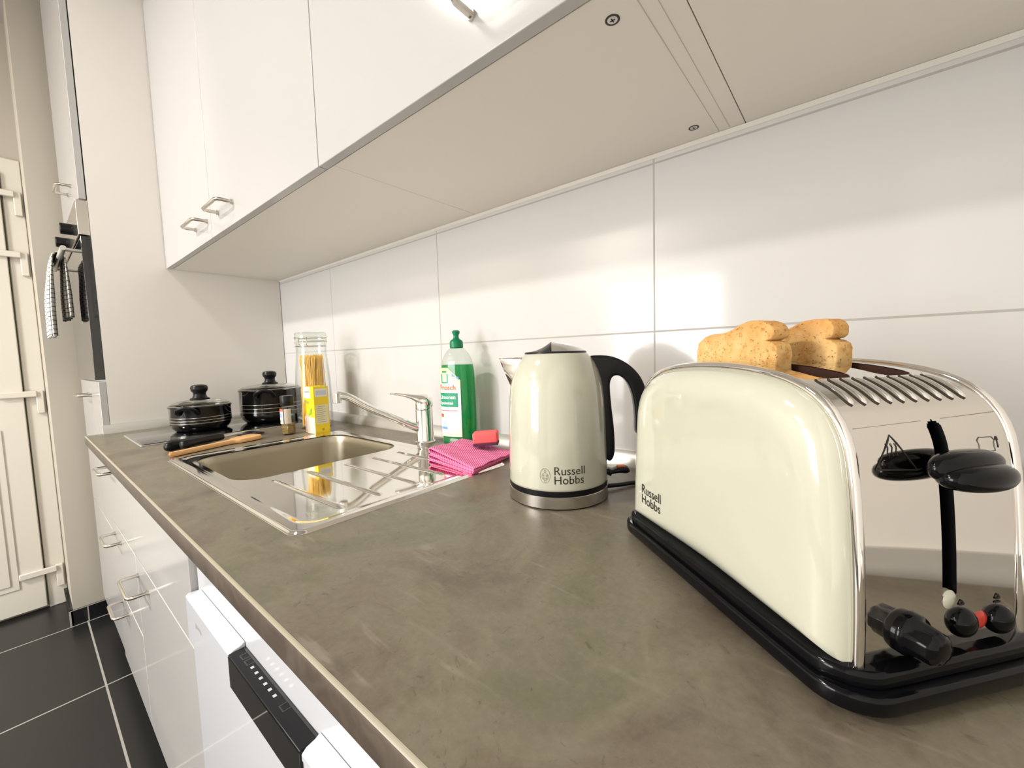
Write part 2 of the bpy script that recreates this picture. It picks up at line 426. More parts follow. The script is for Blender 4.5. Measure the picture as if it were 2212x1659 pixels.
# towel over the oven handle
def make_towel():
    mb = MB(); n = 26; cols = 30; rows = []
    def yz(tt):
        # over the bar: front leaf, round the top, rear leaf
        if tt < .52: return (OY-.078-.006*math.sin(tt*5), .345+tt/.52*(.635-.345))
        if tt < .60: a = (tt-.52)/.08*PI; return (OY-.062-.014*math.cos(a), .633+.014*math.sin(a)*.9)
        return (OY-.047, .633-(tt-.6)/.4*.22)
    loops = []
    for i in range(n*2+1):
        tt = i/(n*2); y, z = yz(tt); row = []
        for j in range(cols+1):
            u = j/cols; x = -2.50+u*.24
            fold = .009*math.sin(u*19)*min(1, abs(tt-.56)*3.5)
            row.append((x*(1)+.0, y-fold-(.018*(1-tt/.52) if tt < .52 else 0), z))
        loops.append(row)
    nn = cols+1; vs = [p for r in loops for p in r]
    fs = [(a*nn+b, a*nn+b+1, (a+1)*nn+b+1, (a+1)*nn+b) for a in range(n*2) for b in range(cols)]
    mb.add(vs, fs)
    m = mat('checked_towel', (.62, .60, .54), .9); nt = NT(m); o = nt.xyz(nt.coord())
    g = nt.math('MAXIMUM', grout(nt, o[0], 0, .016, .0012), grout(nt, o[2], 0, .016, .0012))
    nt.l(nt.mix(g, (.60, .58, .52), (.04, .04, .05)), nt.b.inputs['Base Color'])
    o = mb.build('kitchen_towel', m)
    s = o.modifiers.new('th', 'SOLIDIFY'); s.thickness = .003
    o.location.z = ZC
    return tag(o, 'white kitchen towel with dark thin grid hanging from the oven handle', 'towel')
make_towel()

# ================================================================== WALL CABINETS
UY = -.372; UZ = .582
def wall_cab(x0, x1, label, doors, screws=()):
    t = thing('wall_cabinet', label, 'cabinet', (x0, 0, UZ), group=None)
    off = (-x0, 0, -UZ)
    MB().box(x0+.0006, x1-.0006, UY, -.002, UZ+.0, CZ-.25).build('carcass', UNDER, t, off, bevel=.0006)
    for a, b, hx in doors:
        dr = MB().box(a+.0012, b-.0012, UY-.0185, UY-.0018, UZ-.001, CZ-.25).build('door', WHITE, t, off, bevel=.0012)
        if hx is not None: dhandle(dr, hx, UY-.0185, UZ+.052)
    for sx, sy in screws:
        s = MB().lathe([(.0055, UZ-.0004), (.0078, UZ-.0004), (.0078, UZ+.0), (.0055, UZ+.0)], 24, sx, sy).build('screw_hole', INK, t, off)
        s = MB().lathe([(.0002, UZ-.0008), (.004, UZ-.0008), (.0062, UZ-.0002)], 24, sx, sy, cap0=True).build('screw', ALU, t, off)
        MB().box(sx-.003, sx+.003, sy-.0007, sy+.0007, UZ-.001, UZ-.0004).box(sx-.0007, sx+.0007, sy-.003, sy+.003, UZ-.001, UZ-.0004).build('cross_recess', INK, s)
    return t
wall_cab(-2.019, -.80, 'wide white wall cabinet with two doors above hob and sink', [(-2.018, -1.462, -1.55), (-1.462, -.822, -1.335)])
c2 = wall_cab(-.80, -.20, 'white wall cabinet with one handle and two screws in its underside, above kettle', [(-.822, -.20, -.365)], [(-.268, -.335), (-.266, -.048)])
wall_cab(-.20, .199, 'narrow white wall cabinet at the right, above the toaster', [(-.20, .198, None)])
# fine joint lines left in the underside panel
MB().box(-.238, -.2372, UY+.01, -.01, UZ-.0003, UZ+.0).box(-.222, -.2214, UY+.01, -.01, UZ-.0003, UZ+.0).build('joint_line', mat('joint_shade', (.52, .49, .43), .6), c2, (.80, 0, -UZ))
# light sealing bead between cabinets and tiles
struct('trim_bead', MB().prism([(-.006, UZ-.0004), (-.0005, UZ-.006), (-.0005, UZ-.0004)], -2.018, XR-.001, 'x'), WHITE_EDGE)

# ================================================================== BASE CABINETS, DISHWASHER
BY = -.582
def base_carcass(t, x0, x1, off):
    MB().box(x0+.0006, x1-.0006, BY, -.01, -.80, -.033).build('carcass', WHITE_PANEL, t, off)
    MB().box(x0+.0006, x1-.0006, BY+.02, BY+.04, -.90, -.80).build('plinth', SKIRT, t, off)
t = thing('drawer_cabinet', 'white gloss base cabinet with three stacked drawers beside the tall cabinet', 'cabinet', (-2.02, 0, -.9)); off = (2.02, 0, .9)
base_carcass(t, -2.018, -1.57, off)
for z0, z1, hz, hx in ((-.288, -.036, -.100, -1.875), (-.524, -.293, -.328, -1.885), (-.795, -.529, -.560, -1.875)):
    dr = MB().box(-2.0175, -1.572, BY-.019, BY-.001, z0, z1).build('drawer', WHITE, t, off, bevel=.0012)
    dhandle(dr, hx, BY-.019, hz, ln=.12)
t = thing('sink_cabinet', 'white gloss base cabinet with blank front and door below the sink', 'cabinet', (-1.57, 0, -.9)); off = (1.57, 0, .9)
hc = MB()
for q in ((-1.569, -1.553, BY, -.01, -.80, -.04), (-.981, -.966, BY, -.01, -.80, -.04), (-1.553, -.981, BY, -.01, -.80, -.784), (-1.553, -.981, -.02, -.01, -.784, -.04)): hc.box(*q)
hc.build('carcass', WHITE_PANEL, t, off)
MB().box(-1.569, -.966, BY+.02, BY+.04, -.90, -.80).build('plinth', SKIRT, t, off)
MB().box(-1.568, -.968, BY-.019, BY-.001, -.288, -.036).build('false_front', WHITE, t, off, bevel=.0012)
dr = MB().box(-1.568, -.968, BY-.019, BY-.001, -.795, -.293).build('door', WHITE, t, off, bevel=.0012)
dhandle(dr, -1.475, BY-.019, -.340, ln=.135, out=.040)

# dishwasher: white front with a deep grip recess and black control strip
t = thing('dishwasher', 'white built-in dishwasher with a black control panel under the worktop edge', 'dishwasher', (-.963, 0, -.9)); off = (.963, 0, .9)
DX0, DX1 = -.962, -.368
MB().box(DX0+.035, DX1, BY+.03, -.01, -.80, -.033).build('carcass', WHITE_PANEL, t, off)
MB().box(DX0, DX1, BY+.03, BY+.05, -.90, -.80).build('plinth', SKIRT, t, off)
fy = BY-.019
# upper fascia set back, ledge with grip in front of it
LY = -.6100; BX0, BX1 = -.7212, -.4943
fascia = MB().box(DX0, DX1, -.5905, BY+.028, -.2, -.036).build('fascia', DWHITE, t, off, bevel=.002)
rail = MB().prism([(-.590, -.1785), (-.6060, -.1775), (LY, -.1815), (LY, -.262), (-.575, -.262), (-.575, -.1785)], DX0, DX1, 'x').build('top_rail', DWHITE, t, off, bevel=.0015)
for a, b in ((DX0+.018, BX0-.001), (BX1+.001, DX1-.018)):
    MB().prism([(-.591, -.170), (-.597, -.1735), (-.6065, -.1755), (LY-.0015, -.1795), (LY-.0015, -.187), (-.591, -.187)], a, b, 'x').build('grip', DWHITE, t, off, bevel=.0008)
cp = MB().box(BX0, BX1, LY-.0025, -.591, -.2240, -.1765).build('control_panel', BLACKM, t, off, bevel=.0008)
MB().box(BX0+.0008, BX1-.0008, LY-.0031, LY-.0020, -.2232, -.1790).build('display_glass', BLACKG, t, off)
def cpp(u, v): return (u, (LY-.002)+v*.0205, -.17635)
def quad(mb, u0, u1, v0, v1): return mb.add([cpp(u0, v0), cpp(u1, v0), cpp(u1, v1), cpp(u0, v1)], [(0, 1, 2, 3)])
for u in (-.705, -.688, -.572):
    mb = MB(); quad(mb, u, u+.013, .40, .47); quad(mb, u+.0115, u+.013, .47, .85); quad(mb, u, u+.0015, .47, .85)
    mb.build('button', BLACKG, cp)
for k in range(6): quad(MB(), -.669+k*.0148, -.664+k*.0148, .48, .68).build('indicator_print', GREYP, cp)
quad(MB(), BX0+.002, BX1-.002, .86, .985).build('rear_groove', BLACKG, cp)
text('brand_badge', 'gorenje', .0125, INKL, rail, lambda x, y: (-.905+x*.9, LY-.0004, -.214+y))
MB().box(DX0+.001, DX1-.001, fy-.004, BY+.03, -.795, -.266).build('door', DWHITE, t, off, bevel=.003)
# end unit under the toaster
t = thing('corner_cabinet', 'white base cabinet between dishwasher and right wall, under the toaster', 'cabinet', (-.365, 0, -.9)); off = (.365, 0, .9)
base_carcass(t, -.363, XR-.002, off)
MB().box(-.361, XR-.004, BY-.019, BY-.001, -.795, -.036).build('door', WHITE, t, off, bevel=.0012)

# ================================================================== WORKTOP
WX0, WX1, WY = -2.02, XR-.001, -.644
SX0, SX1, SY0, SY1 = -1.318, -.610, -.560, -.127      # sink
HX0, HX1, HY0, HY1 = -1.885, -1.595, -.565, -.050     # hob
def worktop():
    t = thing('worktop', 'long dark grey-brown stone-look worktop with sink and hob set in', 'worktop', (WX0, 0, 0)); off = (-WX0, 0, 0)
    mb = MB(); b = -.0305
    hx0, hx1, hy0, hy1 = SX0+.012, SX1-.012, SY0+.012, SY1-.012
    xs = [WX0, hx0, hx1, WX1]; ys = [WY+.0032, hy0, hy1, -.0005]
    vs = [(x, y, z) for z in (0, b) for y in ys for x in xs]; fs = []
    I = lambda i, j, k: k*16+j*4+i
    for j in range(3):
        for i in range(3):
            if i == 1 and j == 1: continue
            fs += [(I(i, j, 0), I(i+1, j, 0), I(i+1, j+1, 0), I(i, j+1, 0)), (I(i, j, 1), I(i, j+1, 1), I(i+1, j+1, 1), I(i+1, j, 1))]
    fs += [(I(1, 1, 0), I(1, 2, 0), I(1, 2, 1), I(1, 1, 1)), (I(2, 1, 0), I(2, 1, 1), I(2, 2, 1), I(2, 2, 0)), (I(1, 1, 0), I(1, 1, 1), I(2, 1, 1), I(2, 1, 0)), (I(1, 2, 0), I(2, 2, 0), I(2, 2, 1), I(1, 2, 1))]
    for j in range(3): fs += [(I(0, j, 0), I(0, j+1, 0), I(0, j+1, 1), I(0, j, 1)), (I(3, j, 0), I(3, j, 1), I(3, j+1, 1), I(3, j+1, 0))]
    for i in range(3): fs.append((I(i, 3, 0), I(i+1, 3, 0), I(i+1, 3, 1), I(i, 3, 1)))
    mb.add(vs, fs)
    # front edge profile
    EB = mat('worktop_edge_band', (.082, .062, .047), .5); ne = NT(EB)
    ne.l(ne.ramp(ne.noise(22, 7, .7, dist=.8), [(.3, (.052, .038, .028)), (.5, (.088, .068, .050)), (.7, (.125, .102, .078))]), ne.b.inputs['Base Color'])
    pr = [(WY+.0032, 0), (WY+.0028, 0), (WY+.0012, -.0010), (WY+.0003, -.0028), (WY, -.006), (WY, b+.004), (WY+.003, b), (WY+.0032, b)]
    n = len(pr); vs = [(x, y, z) for x in (WX0, WX1) for y, z in pr]
    fs = [(i, i+1, n+i+1, n+i) for i in range(n-1)]+[tuple(range(n)), tuple(range(2*n-1, n-1, -1))]
    slab = mb.build('slab', WORKTOP, t, off, angle=50)
    lab(MB().add(vs, fs).build('edge_band', EB, t, off, angle=50), 'darker front edge band')
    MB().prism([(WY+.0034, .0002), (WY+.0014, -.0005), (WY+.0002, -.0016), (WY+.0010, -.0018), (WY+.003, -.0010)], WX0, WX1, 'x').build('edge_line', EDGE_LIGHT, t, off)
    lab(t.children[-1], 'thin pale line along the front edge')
worktop()

# ------------------------------------------------------------------ hob
t = thing('induction_hob', 'narrow black glass hob set in the worktop under the two saucepans', 'hob', (HX0, HY0, 0))
MB().rbox(0, HX1-HX0, 0, HY1-HY0, .0002, .0030, .004, .0008).build('frame', ALU, t)
MB().rbox(.0025, HX1-HX0-.0025, .0025, HY1-HY0-.0025, .0028, .0052, .004, .0008).build('glass_plate', BLACKG, t)

# ------------------------------------------------------------------ sink (one pressed sheet)
def sink():
    t = thing('sink', 'stainless steel sink with bowl on the left and grooved drainer on the right', 'sink', ((SX0+SX1)/2, (SY0+SY1)/2, 0))
    cx, cy = (SX0+SX1)/2, (SY0+SY1)/2
    def sd(x, y, x0, x1, y0, y1, R):
        dx = np.abs(x-(x0+x1)/2)-(x1-x0)/2+R; dy = np.abs(y-(y0+y1)/2)-(y1-y0)/2+R
        return np.hypot(np.maximum(dx, 0), np.maximum(dy, 0))+np.minimum(np.maximum(dx, dy), 0)-R
    bx0, bx1, by0, by1 = -1.268, -.938, -.522, -.158
    def S(a): a = np.clip(a, 0, 1); return a*a*(3-2*a)
    def H(x, y):
        h = .0035*np.ones_like(x)
        e = -sd(x, y, SX0, SX1, SY0, SY1, .022); h = .0002+.0038*S(e/.007)             # rolled rim
        r = sd(x, y, SX0+.026, SX1-.022, SY0+.024, SY1-.028, .030); h = h-.0013*S(.5-r/.012)   # sunk deck
        # drainer: very slight fall to the bowl
        g = np.zeros_like(x)
        for k, (yy, xa) in enumerate(((-.474, -.905), (-.405, -.912), (-.332, -.900), (-.268, -.90), (-.203, -.90))):
            L = S((x-xa)/.015)*S((-.653-x)/.010); g = np.maximum(g, L*np.exp(-((y-yy-(x+.78)*.02)/.0030)**2))
        h = h+.0034*g
        return h
    # deck grid, bowl opening left out
    xs = np.concatenate([np.linspace(SX0, SX0+.034, 24), np.linspace(SX0+.036, bx1, 60)[0:], np.linspace(bx1+.002, SX1-.035, 120), np.linspace(SX1-.033, SX1, 30)])
    ys = np.concatenate([np.linspace(SY0, SY0+.036, 26), np.linspace(SY0+.0375, SY1-.0375, 290), np.linspace(SY1-.036, SY1, 26)])
    X, Y = np.meshgrid(xs, ys, indexing='ij')
    Zm = H(X, Y)
    # clip outline: pull points outside the rounded outer rim onto it
    def proj_out(X, Y):
        R = .022
        qx = np.clip(X, SX0+R, SX1-R); qy = np.clip(Y, SY0+R, SY1-R); dx, dy = X-qx, Y-qy; L = np.hypot(dx, dy)
        k = np.where(L > R, R/np.maximum(L, 1e-9), 1); return qx+dx*k, qy+dy*k
    X, Y = proj_out(X, Y); Zm = H(X, Y)
    D = sd(X, Y, bx0, bx1, by0, by1, .055)
    # snap nodes next to the bowl edge onto the edge curve
    inside = D < 0
    mb = MB(); nx, ny = X.shape
    idx = -np.ones(X.shape, int); vs = []; fs = []
    def grad(x, y):
        e = 1e-5; gx = (sd(x+e, y, bx0, bx1, by0, by1, .055)-sd(x-e, y, bx0, bx1, by0, by1, .055))/(2*e); gy = (sd(x, y+e, bx0, bx1, by0, by1, .055)-sd(x, y-e, bx0, bx1, by0, by1, .055))/(2*e); return gx, gy
    GX, GY = grad(X, Y)
    near = (D < 0)
    Xs = np.where(near, X-GX*D, X); Ys = np.where(near, Y-GY*D, Y)
    keep = np.zeros((nx-1, ny-1), bool)
    for i in range(nx-1):
        for j in range(ny-1):
            keep[i, j] = (~inside[i:i+2, j:j+2]).any()
    for i in range(nx-1):
        for j in range(ny-1):
            if not keep[i, j]: continue
            q = []
            for a, b in ((i, j), (i+1, j), (i+1, j+1), (i, j+1)):
                if idx[a, b] < 0: idx[a, b] = len(vs); vs.append((Xs[a, b]-cx, Ys[a, b]-cy, H(np.array(Xs[a, b]), np.array(Ys[a, b])).item()))
                q.append(int(idx[a, b]))
            fs.append(tuple(q))
    mb.add(vs, fs)
    lab(mb.build('drainer_deck', STEEL, t, angle=60), 'mirror-bright deck with raised drainer ribs')
    # bowl: nested rounded rectangles going down
    loops = []
    for d, z, R in ((-.0015, .0006, .0565), (.0005, .0000, .055), (.0025, -.0015, .054), (.004, -.005, .053), (.006, -.02, .052), (.012, -.12, .050), (.018, -.142, .046), (.032, -.154, .036), (.055, -.158, .03)):
        loops.append([(x-cx, y-cy, z+.0006) for x, y in rrect(bx0+d, bx1-d, by0+d, by1-d, max(R, .01), 14)])
    bm_ = MB().loops(loops, cap0=False, cap1=True)
    lab(bm_.build('bowl', STEELB, t, angle=60), 'matt brushed bowl')
    dr = MB().lathe([(.0, .004), (.018, .003), (.040, .004), (.044, .001)], 40, -1.10-cx, -.34-cy).build('drain', CHROME, t, (0, 0, -.157))
    return t
sink()

# ------------------------------------------------------------------ tap
def tap():
    bx, by = -.935, -.088
    t = thing('mixer_tap', 'chrome mixer tap with a long low spout behind the sink', 'tap', (bx, by, 0))
    MB().lathe([(.0, 0), (.0265, 0), (.0265, .004), (.024, .0055), (.0225, .008), (.0225, .088), (.0215, .0895), (0, .0895)], 48).build('body', CHROME, t)
    # lever: dome cap drawn out into a flat lever pointing towards the hob
    d = Vector((-.70, -.71, 0)).normalized()
    s = Vector((-d.y, d.x, 0))
    secs = [(-.0235, .103, .003, .006), (-.021, .107, .014, .012), (-.010, .110, .0222, .0190), (.004, .113, .0218, .0175), (.016, .1185, .0175, .0120), (.028, .1235, .0135, .0080), (.045, .1285, .0110, .0052), (.065, .1325, .0100, .0038), (.080, .1340, .0085, .0030), (.086, .1342, .004, .0018)]
    loops = [[tuple(d*a+s*(w*math.cos(2*PI*k/28))+Vector((0, 0, z+h*math.sin(2*PI*k/28)))) for k in range(28)] for a, z, w, h in secs]
    mb = MB().loops(loops)
    mb.lathe([(.0222, .0905), (.0222, .104), (.0210, .110), (.012, .116), (0, .117)], 40, cap0=True)
    mb.build('lever', CHROME, t, angle=60)
    # spout
    tip = Vector((-1.012+.935, -.285+.088, .142))
    p0 = Vector((0, 0, .040)); h = Vector((tip.x, tip.y, 0)); h.normalize(); L = math.hypot(tip.x, tip.y)
    pts = [p0+h*.012+Vector((0, 0, .0)), p0+h*.035+Vector((0, 0, .010)), p0+h*(.38*L)+Vector((0, 0, .034)), p0+h*(.66*L)+Vector((0, 0, .066)), p0+h*(.86*L)+Vector((0, 0, .094)), p0+h*(.96*L)+Vector((0, 0, .101)), tip+Vector((0, 0, -.0))]
    mb = MB().tube(pts, [.0125, .0105, .0090, .0088, .0092, .0098, .0100], 20, smooth=8)
    mb.build('spout', CHROME, t, angle=60)
    MB().tube([tip+Vector((0, 0, .006)), tip+Vector((0, 0, -.018))], [.0115, .0105], 24).build('aerator', CHROME, t, bevel=.0008)
tap()

# ================================================================== SAUCEPANS
POTBLK = mat('black_enamel', (.004, .004, .004), .10, coat=.6)
def saucepan(loc, r, h, label, hang, knob):
    t = thing('saucepan', label, 'saucepan', (loc[0], loc[1], .0052))
    body = [(0, .001), (r*.80, .0), (r*.86, .003), (r*.95, .014), (r*.99, .024), (r, .032), (r, h-.004), (r*1.03, h), (r*1.03, h+.0015), (r*.985, h+.001), (r*.97, h-.004), (r*.97, .02), (0, .012)]
    MB().lathe(body, 72).build('body', POTBLK, t, angle=50)
    z0 = h*.34
    for k in range(3):
        z = z0+k*h*.115
        MB().lathe([(r*1.0005, z), (r*1.006, z+.0006), (r*1.006, z+.0014), (r*1.0005, z+.002)], 72).build('silver_stripe', CHROME2, t)
    MB().lathe([(r*1.0, h+.002), (r*1.01, h+.0045), (r*.98, h+.006), (r*.955, h+.004), (r*.955, h+.002)], 72).build('lid_rim', CHROME2, t)
    g = [(r*.965*math.sin(a), h+.005+(1-math.cos(PI/2-a))*0+.017*(math.cos(a))) for a in [PI/2*(1-k/12) for k in range(12)]]
    lid = MB().lathe(g+[(.012, h+.022), (.0, h+.022)], 64)
    lid.build('glass_lid', GLASSG, t, angle=80)
    zt = h+.021
    K = knob
    MB().lathe([(0, zt), (.021*K, zt), (.0215*K, zt+.003*K), (.016*K, zt+.006*K), (.0135*K, zt+.012*K), (.0140*K, zt+.018*K), (.0180*K, zt+.024*K), (.0190*K, zt+.031*K), (.0165*K, zt+.0365*K), (.009*K, zt+.039*K), (0, zt+.0395*K)], 40).build('lid_knob', BLACKM, t)
    for s in hang:
        a = s; c, sn = math.cos(a), math.sin(a); tx, ty = -sn, c
        pts = []
        for u, o_, z in ((-.027, -.003, h-.020), (-.026, .008, h-.012), (-.018, .018, h-.002), (0, .022, h+.002), (.018, .018, h-.002), (.026, .008, h-.012), (.027, -.003, h-.020)):
            pts.append(((r+o_)*c+u*tx, (r+o_)*sn+u*ty, z))
        MB().tube(pts, .0060, 12, smooth=4, sx=1.3).build('side_handle', BLACKM, t)
    return t
saucepan((-1.778, -.378), .0865, .080, 'small low black saucepan with glass lid on the hob, nearer the front', (math.radians(-36), math.radians(190)), 1.32)
saucepan((-1.765, -.160), .103, .118, 'larger taller black saucepan with glass lid, behind on the hob', (math.radians(-30), math.radians(170)), 1.25)

# ================================================================== UTENSILS
WOOD = mat('beech_wood', (.50, .235, .075), .45); nt = NT(WOOD)
wn = nt.noise(30, 5, .6, stretch=((.12, 1, 1), 0)); nt.l(nt.ramp(wn, [(.3, (.64, .34, .13)), (.6, (.78, .46, .20)), (.8, (.70, .38, .15))]), nt.b.inputs['Base Color'])
def flat_blade(outline, z0, z1, r): return MB().prism(spline2(outline, 5), z0, z1, 'z', r, 2)
def along(p, q): return math.atan2(q[1]-p[1], q[0]-p[0]), math.hypot(q[0]-p[0], q[1]-p[1])
# wooden spatula
p, q = (-1.350, -.538), (-1.432, -.325); a, L = along(p, q)
t = flat_blade([(0, -.006), (.10, -.0075), (L-.085, -.010), (L-.065, -.024), (L-.02, -.028), (L, -.018), (L+.002, 0), (L, .018), (L-.02, .028), (L-.065, .024), (L-.085, .010), (.10, .0075), (0, .006), (-.006, 0)], 0, .013, .0050).build('wooden_spatula', WOOD)
t.location = (*p, ZC+.0004); t.rotation_euler = (0, 0, a); tag(t, 'pale wooden spatula lying on the worktop in front of the hob', 'spatula')
# black-handled turner
p, q = (-1.442, -.536), (-1.522, -.296); a, L = along(p, q)
t = thing('turner', 'black-handled turner with dark blade lying nearest the hob', 'turner', (*p, .012), a)
MB().tube([(-.004, 0, 0), (.0, 0, 0), (.012, 0, .001), (.06, 0, .001), (.108, 0, .0), (.114, 0, 0)], [.003, .0100, .0128, .0112, .0115, .005], 20, smooth=4).build('handle', BLACKM, t)
MB().tube([(.108, 0, 0), (L-.060, 0, -.002), (L-.05, 0, -.004)], .0032, 10).build('shaft', ALU, t)
flat_blade([(L-.060, -.010), (L-.048, -.030), (L, -.034), (L+.004, 0), (L, .034), (L-.048, .030), (L-.060, .010)], -.008, -.0055, .0008).build('blade', BLACKM, t)
# knife
p, q = (-1.395, -.512), (-1.478, -.335); a, L = along(p, q)
t = thing('kitchen_knife', 'black-handled knife resting across the wooden spatula', 'knife', (*p, .0195), a)
MB().tube([(-.003, 0, 0), (0, 0, 0), (.01, 0, 0), (.05, 0, .001), (.106, 0, 0), (.112, 0, 0)], [.003, .0095, .0118, .0100, .0105, .006], 18, smooth=4).build('handle', BLACKM, t)
MB().prism([(.094, -.009), (.17, -.009), (L+.01, .002), (.19, .010), (.094, .011)], -.001, .0006, 'z').build('blade', ALU, t)

# ================================================================== PASTA JAR, SPAGHETTI, SPICE JAR, PACKET
JX, JY = -1.472, -.130
t = thing('storage_jar', 'tall clip-top glass jar of spaghetti by the tiled wall', 'jar', (JX, JY, 0)); t.scale = (1.035,)*3
outer = [(0, 0), (.046, 0), (.0515, .006), (.0535, .02), (.0535, .12), (.0520, .17), (.0480, .215), (.0455, .245), (.0450, .272), (.0480, .276), (.0480, .281)]
inner = [(.0420, .281), (.0420, .27), (.0425, .245), (.0450, .215), (.0490, .17), (.0505, .12), (.0505, .02), (.047, .008), (0, .006)]
MB().lathe(outer+inner, 56).build('glass_body', GLASS, t, angle=50)
MB().lathe([(0, .284), (.0465, .284), (.0480, .287), (.0470, .306), (.0455, .310), (0, .311)], 56).build('glass_lid', GLASSG, t, angle=50)
MB().lathe([(.0440, .2815), (.0490, .2815), (.0490, .2835), (.0440, .2835)], 48).build('rubber_seal', mat('clear_rubber', (.75, .70, .60), .5), t)
wr = MB()
for z, rr in ((.2665, .0465), (.2935, .0490)):
    ring = [(rr*math.cos(2*PI*k/40), rr*math.sin(2*PI*k/40), z) for k in range(41)]; wr.tube(ring, .0011, 6)
for sgn in (-1, 1):
    ca = math.radians(-50)+sgn*.22; wr.tube([(.0465*math.cos(ca), .0465*math.sin(ca), .2665), (.056*math.cos(ca), .056*math.sin(ca), .272), (.053*math.cos(ca), .053*math.sin(ca), .290), (.049*math.cos(ca), .049*math.sin(ca), .2935)], .0011, 6)
for ca in (math.radians(20),): wr.tube([(.049*math.cos(ca), .049*math.sin(ca), .2935), (.070*math.cos(ca), .070*math.sin(ca), .296)], .0013, 6)
wr.build('wire_bail', CHROME2, t)
sp = MB(); random.seed(3)
for k in range(210):
    r0 = .042*math.sqrt(random.random()); a0 = random.random()*2*PI; r1 = .037*math.sqrt(random.random()); a1 = a0+random.uniform(-.9, .9)
    z1 = .243+random.uniform(-.012, .006)
    x0, y0, x1, y1 = r0*math.cos(a0), r0*math.sin(a0), r1*math.cos(a1)-.004, r1*math.sin(a1)
    sp.tube([(x0, y0, .009), (x1, y1, z1)], .00125, 5)
SPAG = mat('dry_pasta', (.95, .60, .09), .45)
o = sp.build('spaghetti', SPAG); o.location = (JX, JY, ZC)
tag(o, 'bundle of dry yellow spaghetti standing inside the tall glass jar', 'pasta', kind='stuff')

# yellow packet
t = thing('pasta_packet', 'upright yellow and white card packet standing before the spaghetti jar', 'packet', (-1.336, -.198, 0), math.radians(0))
PY = mat('packet_yellow', (.83, .60, .02), .35); PW = mat('packet_white', (.78, .74, .62), .35); PC = mat('packet_cream', (.72, .66, .40), .4)
PP = mat('packet_pink', (.70, .50, .40), .4); PG = mat('packet_green', (.25, .42, .05), .4)
MB().box(-.060, 0.008, 0, .046, 0, .147).build('carton', PY, t, bevel=.0006)
f = MB(); f.box(-.0595, .0075, -.0004, 0, .001, .052); lab(f.build('pale_print', PW, t), 'pale picture area on the lower front')
MB().prism(spline2([(-.054, .006), (-.054, .040), (-.045, .062), (-.034, .054), (-.031, .03), (-.03, .006)], 4), -.0008, -.0003, 'y').build('picture', PP, t)
MB().box(-.0595, -.014, -.0004, 0, .110, .146).build('white_top_print', PW, t)
MB().prism(spline2([(-.030, .058), (-.018, .074), (-.008, .080), (-.014, .062)], 4), -.0009, -.0004, 'y').build('leaf_print', PG, t)
for z, tx, sz in ((.128, 'Spaghetti', .010), (.094, 'Mais', .015)):
    text('lettering', tx, sz, INKL, t, lambda x, y, z=z: (-.052+x, -.0010, z+y))
MB().box(.008, .0084, .004, .042, .115, .140).build('white_label', PW, t)
MB().box(.0084, .0086, .007, .039, .120, .135).build('grey_code_print', GREYP, t)
MB().box(.008, .0084, .004, .043, .030, .090).build('text_panel', PC, t)
ls = MB()
for k in range(9): ls.box(.0084, .0086, .008, .034-(k*7 % 5)*.002, .036+k*.006, .0372+k*.006)
ls.build('text_lines', INKL, t)
MB().lathe([(0, 0), (.004, 0), (.004, .0004), (0, .0004)], 16).build('round_print', mat('packet_ochre', (.55, .30, .01), .4), t, (.0082, .024, .013), rot=(0, PI/2, 0))

# spice jar
t = thing('spice_jar', 'small glass spice jar with black cap in front of the larger saucepan', 'jar', (-1.412, -.243, 0), math.radians(20))
body = [(0, 0), (.0185, 0), (.0205, .003), (.0205, .084), (.0185, .090), (.0175, .093)]
MB().lathe(body+[(.0162, .093), (.0175, .088), (.0190, .083), (.0190, .005), (0, .004)], 8).build('glass_body', GLASS, t, angle=20, bevel=.0008)
SPC = mat('dried_herbs', (.24, .155, .05), .9); nt = NT(SPC); nt.l(nt.ramp(nt.noise(420, 2), [(.35, (.10, .07, .02)), (.5, (.28, .17, .05)), (.68, (.42, .30, .12))]), nt.b.inputs['Base Color'])
MB().lathe([(0, .0045), (.0186, .0045), (.0186, .034), (0, .037)], 8).build('spice_fill', SPC, t, angle=20)
MB().lathe([(0, .092), (.0185, .092), (.0192, .094), (.0192, .119), (.0178, .1215), (0, .1215)], 32).build('cap', BLACKM, t)
def ringlab(a0, a1, z0, z1, r, n=14):
    p = [(r*math.cos(a0+(a1-a0)*k/n), r*math.sin(a0+(a1-a0)*k/n)) for k in range(n+1)]
    return MB().add([(x, y, z0) for x, y in p]+[(x, y, z1) for x, y in p], [(i, i+1, n+2+i, n+1+i) for i in range(n)])
ringlab(math.radians(-125), math.radians(-78), .036, .082, .0209).build('label_front', mat('spice_label', (.74, .70, .72), .5), t)
ringlab(math.radians(-70), math.radians(-15), .036, .082, .0209).build('label_side', mat('spice_label_side', (.52, .46, .38), .5), t)
ringlab(math.radians(-122), math.radians(-102), .040, .048, .0212).build('leaf_print', PG, t)
ringlab(math.radians(-120), math.radians(-90), .055, .068, .0212).build('blue_print', mat('spice_blue', (.30, .38, .62), .5), t)
ringlab(math.radians(-125), math.radians(-78), .074, .083, .0212).build('red_band', mat('spice_red', (.45, .12, .06), .5), t)

